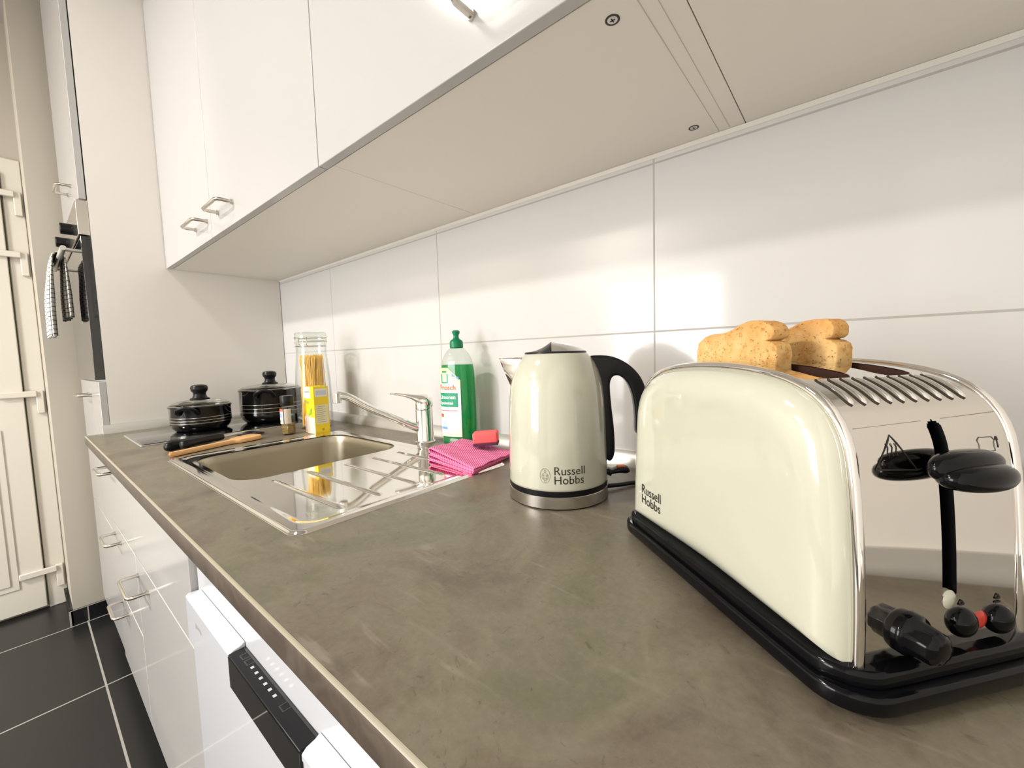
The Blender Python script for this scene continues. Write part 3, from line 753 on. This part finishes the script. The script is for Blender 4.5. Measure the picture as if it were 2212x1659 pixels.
# ================================================================== WASHING-UP LIQUID
def bottle():
    t = thing('dish_soap_bottle', 'clear bottle of green washing-up liquid with green cap by the tiles', 'bottle', (-.818, -.071, 0), math.radians(20))
    A, B = .0455, .0270
    def loop(k, z, n=48, e=2.6, dA=0, dB=0):
        o = []
        for i in range(n):
            a = 2*PI*i/n; c, s = math.cos(a), math.sin(a)
            o.append(((A*k[0]-dA)*math.copysign(abs(c)**(2/e), c), (B*k[1]-dB)*math.copysign(abs(s)**(2/e), s), z))
        return o
    prof = [((.80, .80), .0), ((.90, .92), .002), ((.955, .96), .008), ((.97, .97), .02), ((.99, 1), .08), ((.98, 1), .14), ((.96, 1), .185), ((.90, .98), .203), ((.80, .92), .220), ((.64, .82), .234), ((.46, .68), .243), ((.36, .60), .247)]
    MB().loops([loop(k, z) for k, z in prof]).build('bottle_body', PLASTIC, t, angle=60)
    liq = [((.80, .80), .002)]+[(k, z) for k, z in prof[1:8]]
    L = [loop(k, max(z, .003), dA=.0012, dB=.0012) for k, z in liq]; 
    lab(MB().loops(L+[loop((.885, .965), .2065, dA=.0012, dB=.0012)]).build('liquid', LIQUID, t, angle=60), 'green liquid filling the bottle to the shoulder')
    G = mat('green_cap_plastic', (.0, .20, .085), .3)
    MB().lathe([(0, .247), (.0150, .247), (.0165, .249), (.0165, .262), (.0140, .267), (.0085, .270), (.0065, .274), (.0068, .280), (.0095, .285), (.0098, .288), (.0070, .291), (0, .292)], 40).build('cap', G, t)
    # front label wraps the broad face (towards -y)
    def face(x, z, d=.0006):
        zz = z; kx = .985; s = min(1, abs(x)/(A*kx)); e = 2.6
        return (x, -(B*(1-s**e)**(1/e)+d), zz)
    def patch(x0, x1, z0, z1, d, top=None, n=18, m=10):
        vs = []; 
        for j in range(m+1):
            for i in range(n+1):
                x = x0+(x1-x0)*i/n; zt = z1 if top is None else top(x); z = z0+(zt-z0)*j/m; vs.append(face(x, z, d))
        return MB().add(vs, [(j*(n+1)+i, j*(n+1)+i+1, (j+1)*(n+1)+i+1, (j+1)*(n+1)+i) for j in range(m) for i in range(n)])
    LW = mat('bottle_label', (.70, .76, .70), .35)
    nt = NT(LW); z = nt.xyz(nt.coord())[2]
    nt.l(nt.ramp(nt.math('DIVIDE', z, .21), [(0, (.70, .78, .25)), (.22, (.62, .72, .62)), (.45, (.66, .74, .78)), (.72, (.66, .80, .62)), (.95, (.72, .80, .35))]), nt.b.inputs['Base Color'])
    X0, X1 = -.0435, .0200
    lb = patch(X0, X1, .030, .200, .0006, top=lambda x: .200-max(0, (x-(-.012))*.95)).build('label', LW, t)
    GP = mat('label_green', (.0, .27, .13), .4); RP = mat('label_red', (.72, .10, .03), .4); BP = mat('label_blue', (.16, .32, .62), .4)
    patch(-.0425, .0120, .104, .138, .0011).build('green_field', GP, lb)
    W = mat('label_white', (.85, .88, .86), .4)
    def tx(body, size, x0, z0, m, d=.0015): text('lettering', body, size, m, lb, lambda x, y: face(x0+x, z0+y, d), offset=.0002)
    tx('Frosch', .0175, -.040, .146, RP)
    tx('Limonen', .0135, -.0405, .1235, W); tx('Spülmittel', .0095, -.0385, .110, W)
    # drop-shaped outline emblem above the name
    patch(-.030, -.017, .188, .1925, .0011).build('emblem_print', GP, lb)
    for xx in (-.0335, -.0165): patch(xx, xx+.003, .165, .185, .0011).build('emblem_print', GP, lb)
    patch(-.033, -.014, .162, .165, .0011).build('emblem_print', GP, lb)
    # picture of a glass at the bottom
    patch(-.041, -.030, .078, .086, .0011).build('red_print', RP, lb)
    patch(-.038, -.020, .048, .054, .0011).build('blue_print', BP, lb)
    patch(-.036, -.022, .054, .070, .0010).build('pale_blue_print', mat('label_pale_blue', (.45, .60, .75), .4), lb)
    patch(-.002, .0165, .178-.0, .186, .0011, top=lambda x: .196-max(0, (x+.012)*.95)).build('blue_corner_print', BP, lb)
    patch(-.0415, .010, .094, .0955, .0011).build('thin_line_print', RP, lb)
bottle()

# ================================================================== CLOTH AND SPONGE
def cloth():
    # W-folded sheet: cross-section in (a, h), swept along b
    sec = [(1.0, .0035), (.5, .0030), (.06, .0035), (.0, .0050), (-.022, .0085), (.0, .0120), (.06, .0115), (.5, .0085), (.97, .0075), (1.0, .0085), (.97, .0098), (.5, .0120), (.08, .0150), (.03, .0165), (-.02, .0215), (.02, .0265), (.08, .0262), (.5, .0200), (.96, .0140), (1.02, .0130)]
    P = [Vector((a, h, 0)) for a, h in sec]; Q, _ = catmull(P, [0]*len(P), 5)
    Lp, Fp, Kp, Cp = Vector((-.775, -.205, 0)), Vector((-.612, -.232, 0)), Vector((-.800, -.072, 0)), Vector((-.640, -.078, 0))
    vs = []; n = len(Q); m = 24
    for j in range(m+1):
        b = j/m
        for q in Q:
            a = q.x; base = (Lp*(1-b)+Kp*b)*(1-a)+(Fp*(1-b)+Cp*b)*a
            wv = .0010*math.sin(9*b+4*a)+.0008*math.sin(23*b)
            vs.append((base.x, base.y, max(.004, q.y*(1-.18*b)+wv*(q.y > .01)+.0008)))
    fs = [(j*n+i, j*n+i+1, (j+1)*n+i+1, (j+1)*n+i) for j in range(m) for i in range(n-1)]
    m_ = mat('pink_sponge_cloth', (.88, .10, .27), .85, sub=.15); nt = NT(m_)
    o = nt.xyz(nt.coord()); rot = nt.math('ADD', nt.math('MULTIPLY', o[0], .98), nt.math('MULTIPLY', o[1], .18)); rot2 = nt.math('SUBTRACT', nt.math('MULTIPLY', o[1], .98), nt.math('MULTIPLY', o[0], .18))
    wv = nt.math('MULTIPLY', nt.math('SINE', nt.math('MULTIPLY', rot, 1100)), nt.math('SINE', nt.math('MULTIPLY', rot2, 1100)))
    nt.bump(wv, .9, .0012)
    nt.l(nt.mix(nt.math('MULTIPLY_ADD', wv, .25, .3), (1.0, .27, .50), (.95, .15, .36)), nt.b.inputs['Base Color'])
    o = MB().add(vs, fs).build('cleaning_cloth', m_, angle=80); o.location.z = ZC
    s = o.modifiers.new('th', 'SOLIDIFY'); s.thickness = .0022; s.offset = 0
    tag(o, 'folded bright pink waffle cloth lying on the drainer edge', 'cloth')
cloth()
t = thing('sponge', 'pinkish red sponge with dark scouring side, on the pink cloth', 'sponge', (-.694, -.106, .0265), math.radians(-52))
FOAM = mat('red_foam', (.92, .15, .15), .9, sub=.1); nt = NT(FOAM); nt.bump(nt.noise(700, 2), .5, .001)
o = MB().rbox(-.022, .022, -.028, .028, .0055, .030, .005, .004).build('foam', FOAM, t)
MB().rbox(-.022, .022, -.028, .028, 0, .0062, .004, .0012).build('scouring_pad', mat('scouring_pad', (.09, .025, .06), .9), t)
t.rotation_euler = (math.radians(3), math.radians(-3), math.radians(-52))

# ================================================================== KETTLE
def kettle():
    KX, KY = -.427, -.220
    t = thing('kettle', 'cream enamel electric kettle with black handle between sink and toaster', 'kettle', (KX, KY, 0), math.atan2(.553, .833))
    # local +x points to the handle, -x to the spout, -y to the camera
    base = MB().lathe([(0, .0008), (.0770, .0008), (.0790, .002), (.0790, .0185), (.0778, .0195), (0, .0195)], 96).build('power_base', STEELK, t)
    MB().lathe([(0, 0), (.0775, 0), (.0775, .0012), (0, .0012)], 64).build('foot_ring', BLACKM, base)
    MB().lathe([(0, .0194), (.0783, .0194), (.0786, .021), (.0786, .0275), (0, .0275)], 96).build('lower_band', BLACKM, t)
    body = [(.0770, .0272), (.0787, .0280), (.0788, .031), (.0783, .060), (.0777, .090), (.0768, .125), (.0752, .158), (.0733, .175), (.0705, .189), (.0665, .2015), (.0615, .2120), (.0560, .2205), (.0515, .2262), (.0498, .2275), (.0480, .2270)]
    MB().lathe(body, 128).build('body', CREAM, t, angle=70)
    MB().lathe([(0, .2268), (.0485, .2268), (.0492, .2278), (.0488, .2295), (.047, .2305), (0, .2305)], 96).build('lid_ring', BLACKM, t)
    # lid: chrome half-dome to the handle side, black swoop rising from the spout side
    def lidz(x, r=.0470):
        if x < -.006: u = (x+r)/(r-.006); return .2305+.0160*u**2.1
        u = (x+.006)/(r+.006); return .2305+.0155*math.cos(u*PI/2)**.75+.0
    def lidpart(xa, xb, nx=24, ny=20):
        vs = []; r = .0470
        for i in range(nx+1):
            x = xa+(xb-xa)*i/nx; hw = math.sqrt(max(r*r-x*x, 1e-8)); top = lidz(x)
            for j in range(ny+1):
                v = -1+2*j/ny; prof = (1-abs(v)**(2.2 if x > -.006 else 1.8)); z = .2305+(top-.2305)*prof
                vs.append((x, v*hw, z))
        return MB().add(vs, [(i*(ny+1)+j, (i+1)*(ny+1)+j, (i+1)*(ny+1)+j+1, i*(ny+1)+j+1) for i in range(nx) for j in range(ny)])
    lidpart(-.0465, -.0055).build('lid_tab', BLACKM, t, angle=60)
    lidpart(-.0058, .0465).build('lid', make_steel('lid_steel', .16, (1, 1, 1), (.72, .70, .68)), t, angle=60)
    # spout
    def bp(ang, z, r): return (-r*math.cos(ang), r*math.sin(ang), z)
    def rb(z):
        for (r0, z0), (r1, z1) in zip(body, body[1:]):
            if z0 <= z <= z1: return r0+(r1-r0)*(z-z0)/(z1-z0)
        return .05
    tip = (-.0915, 0, .2225); n = 12; vs = []
    rows = []
    for k in range(n+1):
        z = .176+(.2225-.176)*k/n; u = k/n; half = math.radians(3+21*u**.8); r = rb(z)-.002
        lip = Vector((-(.0735+(.0915-.0735)*u), 0, z))
        row = []
        for j in range(-8, 9):
            v = abs(j)/8; ed = Vector(bp(math.copysign(half, j) if j else 0, z, r))
            q = lip.lerp(ed, v**1.15); row.append(tuple(q))
        rows.append(row)
    mb = MB(); mm = len(rows[0]); mb.add([p for r in rows for p in r], [(i*mm+j, i*mm+j+1, (i+1)*mm+j+1, (i+1)*mm+j) for i in range(n) for j in range(mm-1)])
    o = mb.build('spout', CHROME, t, angle=70); s = o.modifiers.new('th', 'SOLIDIFY'); s.thickness = .0012
    hnd = [(.052, .2215), (.062, .2225), (.078, .2218), (.092, .2185), (.106, .2115), (.119, .2015), (.130, .188), (.137, .172), (.1405, .152), (.1405, .132), (.1375, .115), (.1325, .100), (.126, .096), (.1225, .104), (.1225, .122), (.1210, .142), (.1180, .160), (.1130, .174), (.1055, .185), (.0965, .1900), (.0885, .1885), (.0843, .180), (.0840, .165), (.0858, .140), (.0885, .115), (.0900, .090), (.0898, .070), (.0870, .059), (.0815, .0545), (.0765, .060), (.0750, .075), (.0745, .100), (.0725, .140), (.0690, .178), (.0600, .196), (.050, .2015), (.0435, .2070), (.0425, .2140), (.0455, .2195)]
    MB().prism(spline2(hnd, 3), -.0110, .0110, 'y', .0034, 4).build('handle', BLACKM, t, angle=60)
    sw = MB().prism(spline2([(.076, .0345), (.083, .0295), (.087, .0335), (.098, .0345), (.108, .034), (.1135, .0375), (.1115, .0425), (.105, .0442), (.095, .0425), (.086, .0395), (.080, .0415), (.076, .040)], 4), -.010, .010, 'y', .004, 3).build('power_switch', BLACKM, t, angle=60)
    MB().rbox(.0935, .107, -.0045, .0045, .0420, .0462, .003, .0015).build('indicator', mat('orange_lens', (.80, .17, .05), .2, coat=.5), sw)
    # emblem + name near the lower front, wrapped on the body
    def wrap(x, y, z0, a0, r=.0786):
        a = a0+x/r; return (r*math.sin(a), -r*math.cos(a), z0+y)
    a0 = -.085
    text('brand_lettering', 'Russell\nHobbs', .0172, INK, t, lambda x, y: wrap(x, y, .0525, a0, rb(.0525+y)+.0003))
    em = MB()
    def ring(cx, cz, rx, rz, w, n=28):
        vs = []; 
        for k in range(n):
            a = 2*PI*k/n
            for q in (1, 1-w): vs.append(wrap(cx+rx*q*math.cos(a), cz+rz*q*math.sin(a), .051, a0, rb(.051+cz)+.0003))
        em.add(vs, [(2*k, 2*k+1, (2*k+3) % (2*n), (2*k+2) % (2*n)) for k in range(n)])
    ring(-.0125, 0, .0078, .0112, .08); ring(-.0125, -.001, .0050, .0060, .12); ring(-.0125, .007, .0016, .0022, .3); ring(-.0125, -.008, .0016, .0016, .3)
    for dx, dz in ((-.0025, .0015), (.0025, .0015), (-.002, -.003), (.002, -.003)): ring(-.0125+dx, dz-.001, .0013, .0018, .9)
    em.build('brand_emblem', INKL, t)
    # cord leaving the base behind
    M_ = t.matrix_basis.inverted() if False else None
    cr = MB().tube([(.070, .012, .0075), (.082, .016, .0065), (.100, .024, .0055), (.125, .038, .0045), (.165, .050, .0042), (.215, .052, .0042), (.27, .045, .0042), (.33, .03, .0042)], .0036, 12, smooth=5)
    cr.build('power_cord', BLACKM, t)
kettle()

# ================================================================== TOASTER
TA = math.radians(-39); TO = (-.054, -.450)
def toaster():
    t = thing('toaster', 'cream and chrome two-slot toaster with black base and lever at the right', 'toaster', (*TO, 0), TA)
    # local x = towards the chrome control end, local y = towards the tiled wall; cream side faces -y
    Wd = .132; cx = -.1345
    half = [(.1345, .026), (.1342, .060), (.1325, .098), (.1300, .130), (.1275, .150), (.1245, .165), (.1185, .1785), (.1095, .1895), (.0965, .1985), (.0790, .2050), (.0560, .2095), (.0280, .2122), (0, .2130)]
    prof = [(cx+a, b) for a, b in half]+[(cx-a, b) for a, b in half[::-1][1:]]
    fine = spline2(prof, 14, closed=False)+[prof[-1]]
    # arc length resample
    P = np.array(fine); seg = np.hypot(*np.diff(P, axis=0).T); S = np.concatenate([[0], np.cumsum(seg)]); n = 420
    u = np.linspace(0, S[-1], n+1); PX = np.interp(u, S, P[:, 0]); PZ = np.interp(u, S, P[:, 1])
    Tn = np.stack([np.gradient(PX), np.gradient(PZ)], 1); Tn /= np.hypot(*Tn.T)[:, None]; NX, NZ = Tn[:, 1], -Tn[:, 0]   # outward normal
    if NX[0] < 0: NX, NZ = -NX, -NZ
    m = 176; V = np.linspace(0, Wd, m+1)
    # louvres: ten ribs on the bend, between arc positions
    iL0 = int(np.argmin(np.abs(PX-(-.054))+10*(PZ < .15))); iL1 = int(np.argmin(np.abs(PZ-.1800)+10*(PX < cx)))
    if iL0 > iL1: a_, b_ = iL1, iL0
    else: a_, b_ = iL0, iL1
    disp = np.zeros((n+1, m+1)); slots = np.zeros((n+1, m+1), bool)
    def inside_slot(x, y, z): # bread slots
        for v0, v1 in ((.022, .054), (.078, .110)):
            xm0, xm1, R = -.222, -.050, .010
            if v0 < y < v1 and xm0 < x < xm1 and z > .16:
                dx = max(xm0+R-x, x-(xm1-R), 0); dy = max(v0+R-y, y-(v1-R), 0)
                if dx*dx+dy*dy <= R*R: return True
        if x > -.05 and .0642 < y < .0768 and .060 < z < .176:
            c = .0705; r = .0062
            if z > .176-r: return (y-c)**2+(z-(.176-r))**2 <= r*r
            if z < .060+r: return (y-c)**2+(z-(.060+r))**2 <= r*r
            return True
        return False
    idx = {}; vs = []; fs = []
    def vid(i, j):
        if (i, j) not in idx:
            idx[i, j] = len(vs); d = disp[i, j]; vs.append((PX[i]+NX[i]*d, V[j], PZ[i]+NZ[i]*d))
        return idx[i, j]
    for i in range(n):
        for j in range(m):
            if inside_slot((PX[i]+PX[i+1])/2, (V[j]+V[j+1])/2, (PZ[i]+PZ[i+1])/2): continue
            fs.append((vid(i, j), vid(i, j+1), vid(i+1, j+1), vid(i+1, j)))
    TCH = make_steel('toaster_chrome', .05, col=(.70, .67, .63))
    sh = MB().add(vs, fs).build('chrome_shell', TCH, t, angle=180)
    # ten pressed louvres on the bend, each with its dark slit
    li = [i for i in range(n+1) if -.0500 <= PX[i] <= -.0225 and PZ[i] > .15]; li = li[::max(1, len(li)//16)]
    for k in range(10):
        vc = .0175+k*.0107; path = []; rad = []; sl = []
        for q, i in enumerate(li):
            f = q/(len(li)-1); e = math.sqrt(max(0, 1-abs(2*f-1)**6)); r = .0033*max(e, .06)
            path.append((PX[i]-NX[i]*.0012, vc, PZ[i]-NZ[i]*.0012)); rad.append(r)
            sl.append((PX[i]+NX[i]*.0001, vc-.0033*max(e, .3), PZ[i]+NZ[i]*.0001))
        lv_ = MB().tube(path, rad, 16).build('louvre', CHROME, t, angle=180)
        MB().tube(sl, .0008, 8).build('louvre_slit', DARK, lv_)
    # dark insides
    LIN = mat('slot_lining', (.06, .028, .020), .45, metal=.4)
    for v0, v1 in ((.0215, .0545), (.0775, .1105)):
        mb = MB(); x0, x1 = -.2225, -.0495
        xs_ = np.linspace(x0, x1, 30); zt = np.interp(-np.abs(xs_-cx), [-a for a, b in half], [b for a, b in half])-.0004
        for v_ in (v0, v1):
            mb.add([(x, v_, z) for x, z in zip(xs_, zt)]+[(x, v_, .08) for x in xs_], [(i, i+1, 31+i, 30+i) for i in range(29)])
        for x_, z_ in ((x0, zt[0]), (x1, zt[-1])): mb.add([(x_, v0, z_), (x_, v1, z_), (x_, v1, .08), (x_, v0, .08)], [(0, 1, 2, 3)])
        mb.add([(x0, v0, .08), (x1, v0, .08), (x1, v1, .08), (x0, v1, .08)], [(0, 1, 2, 3)])
        mb.build('bread_slot', LIN, t, smooth=False)
    mb = MB().add([(x, y, z) for x in (-.030, -.050) for y, z in ((.0640, .058), (.0770, .058), (.0770, .178), (.0640, .178))], [(0, 1, 5, 4), (1, 2, 6, 5), (2, 3, 7, 6), (3, 0, 4, 7), (4, 5, 6, 7)])
    # carry the slot walls forward to the shell
    zs = np.linspace(.058, .178, 20); xf = [float(np.interp(z, PZ[:n//2], PX[:n//2])) if PZ[0] < PZ[n//4] else -.005 for z in zs]
    for y in (.0640, .0770):
        vv = [(x-.0006, y, z) for x, z in zip(xf, zs)]+[(-.030, y, z) for z in zs]; k = len(zs)
        mb.add(vv, [(i, i+1, k+i+1, k+i) for i in range(k-1)])
    mb.build('lever_track', mat('track_black', (.003, .003, .004), .4), t, smooth=False)
    MB().lathe([(0, 0), (.0066, 0), (.0066, .003), (.005, .0044), (0, .0050)], 24).build('slot_end_stop', CREAM, t, (-.0040, .0705, .0600), rot=(0, PI/2, 0))
    # cream side panels, domed
    base_out = [(x, z) for x, z in zip(PX[::4], PZ[::4])]
    botm = [(cx-.1345+.269*k/20, .026) for k in range(1, 20)]
    def side(sgn, y0):
        out = [(x, z) for x, z in base_out]+[(x, z) for x, z in botm]
        O = np.array(out); cz = .105; loops = []; b = .0165; ins = .0040
        Rr = .024
        for d in (0, .0004, .0012, .0025, .0045, .0075, .011, .015, .019, .024, .036, .055, .075):
            e = 1-min(1, d/Rr); y = y0+sgn*(.0008+b*math.sqrt(max(0, 1-e*e))+.0012*min(1, d/.075))
            L = []
            for x, z in O:
                dx, dz = x-cx, z-cz; r = math.hypot(dx, dz); f = max(.02, (r-d-ins)/r); L.append((cx+dx*f, y, cz+dz*f))
            loops.append(L)
        return MB().loops(loops, cap0=False, cap1=True)
    sp_ = side(-1, -.0005).build('side_panel', CREAM, t, angle=70)
    side(1, Wd+.0005).build('side_panel', CREAM, t, angle=70)
    # chrome piping where shell meets panel
    for y in (-.0008, Wd+.0008):
        pts = [(PX[i]-NX[i]*.0010, y, PZ[i]-NZ[i]*.0010) for i in range(0, n+1, 6)]
        MB().tube(pts, .0036, 12).build('piping', CHROME, t)
    # black base: upper ledge, lower skirt
    b1 = MB().rbox(-.280, .010, -.0190, Wd+.0190, .0175, .0290, .030, .0035, 10)
    b1.rbox(-.285, .0165, -.0235, Wd+.0235, .0060, .0185, .032, .0030, 10)
    b1.build('base', BLACK, t)
    for x in (-.255, -.020):
        for y in (.004, Wd-.004): MB().lathe([(0, 0), (.010, 0), (.011, .002), (.011, .0065), (0, .0065)], 24, x, y).build('foot', BLACKM, t)
    # lever knob: two-lobed paddle
    lv = MB()
    def ell(c, a, nseg=36, tilt=0):
        loops = []
        for i in range(1, 14):
            th = PI*i/14; z = -math.cos(th); r = math.sin(th)**.75
            z = math.copysign(abs(z)**.9, z)
            loops.append([(c[0]+a[0]*r*math.cos(2*PI*k/nseg), c[1]+a[1]*r*math.sin(2*PI*k/nseg), c[2]+a[2]*z+tilt*a[1]*r*math.sin(2*PI*k/nseg)) for k in range(nseg)])
        lv.loops(loops)
    ell((.0070, .0665, .1512), (.0100, .0280, .0100)); ell((.0120, .0665, .1462), (.0138, .0255, .0085))
    lv.tube([(-.015, .0705, .150), (.006, .0695, .150)], .0050, 16)
    lv.build('lever', BLACK, t, angle=70)
    # browning dial, cancel and defrost buttons, red light
    dl = MB(); nseg = 36; loops = []
    for x, r in ((-.0030, .0138), (.0030, .0138), (.0050, .0130), (.0062, .0110), (.0160, .0100), (.0185, .0080), (.0195, .004)):
        loops.append([(x, .0360+r*(1+.06*math.cos(9*2*PI*k/nseg) if x > .007 else 1)*math.cos(2*PI*k/nseg), .0445+r*(1+.06*math.cos(9*2*PI*k/nseg) if x > .007 else 1)*math.sin(2*PI*k/nseg)) for k in range(nseg)])
    dl.loops(loops); dl.build('browning_dial', BLACK, t, angle=70)
    for y, z in ((.0810, .0440), (.1135, .0410)): MB().sphere((0, y, z), (.0070, .0098, .0098), 28, 14).build('button', BLACK, t)
    MB().sphere((-.0005, .0970, .0428), (.0025, .0062, .0062), 24, 12).build('indicator', RED, t)
    # printed symbols on the chrome end
    def onend(y, z, d=.0005): return (float(np.interp(z, half_z, half_x))+cx+d, y, z)
    half_z = [b for a, b in half][:9]; half_x = [a for a, b in half][:9]
    def stroke(mb, pts, w=.0009, n=8):
        for (y0, z0), (y1, z1) in zip(pts, pts[1:]):
            L = math.hypot(y1-y0, z1-z0); ny, nz = -(z1-z0)/L*w/2, (y1-y0)/L*w/2
            for k in range(n):
                a, b = k/n, (k+1)/n; p = [(y0+(y1-y0)*a, z0+(z1-z0)*a), (y0+(y1-y0)*b, z0+(z1-z0)*b)]
                mb.add([onend(p[0][0]-ny, p[0][1]-nz), onend(p[1][0]-ny, p[1][1]-nz), onend(p[1][0]+ny, p[1][1]+nz), onend(p[0][0]+ny, p[0][1]+nz)], [(0, 1, 2, 3)])
    w1 = MB(); stroke(w1, [(.0318, .1694), (.0158, .1493), (.0480, .1468), (.0318, .1694)])
    for k in range(3):
        y = .0272+k*.0034; stroke(w1, [(y-.0004, .1645), (y+.0006, .1618), (y-.0004, .1590), (y+.0006, .1565)], .0007, 2)
    lab(w1.build('hot_surface_symbol', INK, t), 'printed triangle with three wavy lines')
    w4 = MB(); stroke(w4, [(.006, .1745), (.062, .1762)], .0004, 6); stroke(w4, [(.079, .1768), (.128, .1785)], .0004, 6); w4.build('crease_line', INKL, t)
    w2 = MB(); stroke(w2, [(.1030, .1540), (.1027, .1592), (.1018, .1612), (.1040, .1632), (.1150, .1628), (.1170, .1608), (.1160, .1590), (.1163, .1536), (.1030, .1540)], .0005, 2)
    stroke(w2, [(.1195, .1555), (.1190, .1625)], .0009, 2); stroke(w2, [(.1178, .1606), (.1190, .1630), (.1202, .1604)], .0008, 2)
    w2.build('toast_symbol', INK, t)
    for pts, wd in (([(.0780, .0560), (.0800, .0590), (.0825, .0560), (.0780, .0560)], .0012), ([(.1090, .0530), (.1145, .0530)], .0014), ([(.1095, .0555), (.1115, .0585), (.1140, .0555), (.1095, .0555)], .0012)):
        w3 = MB(); stroke(w3, pts, wd, 2); w3.build('button_symbol', INK, t)
    # name on the cream side, near its far lower end
    def onside(x, z): return (x, -.0183, z)
    text('brand_lettering', 'Russell\nHobbs', .0150, INK, t, lambda x, y: (-.2330+x, side_y(-.2330+x, .0640+y)-.0006, .0640+y))
    return t
def side_y(x, z):
    # height of the domed side panel under a point, from its construction
    cx, cz = -.1345, .105; dx, dz = x-cx, z-cz; r = math.hypot(dx, dz)
    # distance to outline along the ray
    f = 1e9
    if abs(dx) > 1e-6: f = min(f, .1342/abs(dx))
    if dz < 0: f = min(f, (.079)/(-dz))
    d = max(0, r*f-r-.004); e = 1-min(1, d/.024)
    return -.0005-(.0008+.0165*math.sqrt(max(0, 1-e*e))+.0012*min(1, d/.075))
toaster()

# toast
BREAD = mat('toasted_bread', (.66, .40, .16), .85); nt = NT(BREAD)
bn = nt.noise(55, 6, .65); bo = nt.xyz(nt.coord())
bc = nt.ramp(bn, [(.28, (.42, .20, .05)), (.42, (.62, .37, .13)), (.60, (.70, .47, .20)), (.8, (.60, .36, .13))])
zz = nt.ramp(nt.math('MULTIPLY', nt.math('SUBTRACT', bo[2], .205), 22.0), [(.55, (0, 0, 0)), (1.0, (1, 1, 1))])
bc = nt.mix(nt.math('MULTIPLY', zz, .6), bc, (.55, .22, .035))
nt.l(bc, nt.b.inputs['Base Color'])
vo = nt.n('ShaderNodeTexVoronoi'); vo.inputs['Scale'].default_value = 260; nt.l(nt.coord(), vo.inputs['Vector'])
pores = nt.ramp(vo.outputs['Distance'], [(.0, (0, 0, 0)), (.25, (1, 1, 1))])
n3 = nt.ramp(nt.noise(150, 4, .7), [(.36, (1, 1, 1)), (.44, (0, 0, 0))])
nt.l(nt.mix(nt.math('MULTIPLY', n3, .55), bc, (.40, .17, .04)), nt.b.inputs['Base Color'])
nt.bump(nt.math('ADD', nt.math('MULTIPLY', bn, 1.2), pores), .8, .0016)
def toast(v0, v1, x1, x0, dome, label, seed):
    random.seed(seed)
    t_ = MB()
    # outline in (x, z); muffin top overhangs a notch on the right
    o = [(x0, .105), (x0, .200), (x0, .222), (x0+.002, .231), (x0+.008, .2375), (x0+.020, .2415), (x0+.042, .2425), (x0+.052, .2450), (x0+.062, .2490), (x0+.074, .2512), (x1-.016, .2505), (x1-.008, .2480+dome), (x1-.0025, .2435+dome), (x1-.0015, .2385), (x1-.004, .2345), (x1-.0085, .2328), (x1-.004, .2318), (x1+.001, .2280), (x1+.002, .2200), (x1+.0015, .200), (x1, .105)]
    P = spline2(o, 4)
    t_.prism(P, v0, v1, 'y', .0020, 3)
    ob = t_.build('toast_slice', BREAD, angle=60)
    ob.location = (*TO, ZC); ob.rotation_euler = (0, 0, TA)
    tag(ob, label, 'toast', group=None)
    s = ob.modifiers.new('sub', 'SUBSURF'); s.subdivision_type = 'SIMPLE'; s.levels = 1; s.render_levels = 1
    tx = bpy.data.textures.new('crumb', 'CLOUDS'); tx.noise_scale = .005
    dm = ob.modifiers.new('crumb', 'DISPLACE'); dm.texture = tx; dm.strength = .0016; dm.mid_level = .5
    return ob
toast(.0310, .0485, -.1010, -.2030, .0, 'toasted bread slice in the front slot, nearer the cream side', 1)
toast(.0860, .1040, -.0955, -.1930, .002, 'toasted bread slice in the rear slot, nearer the tiled wall', 2)
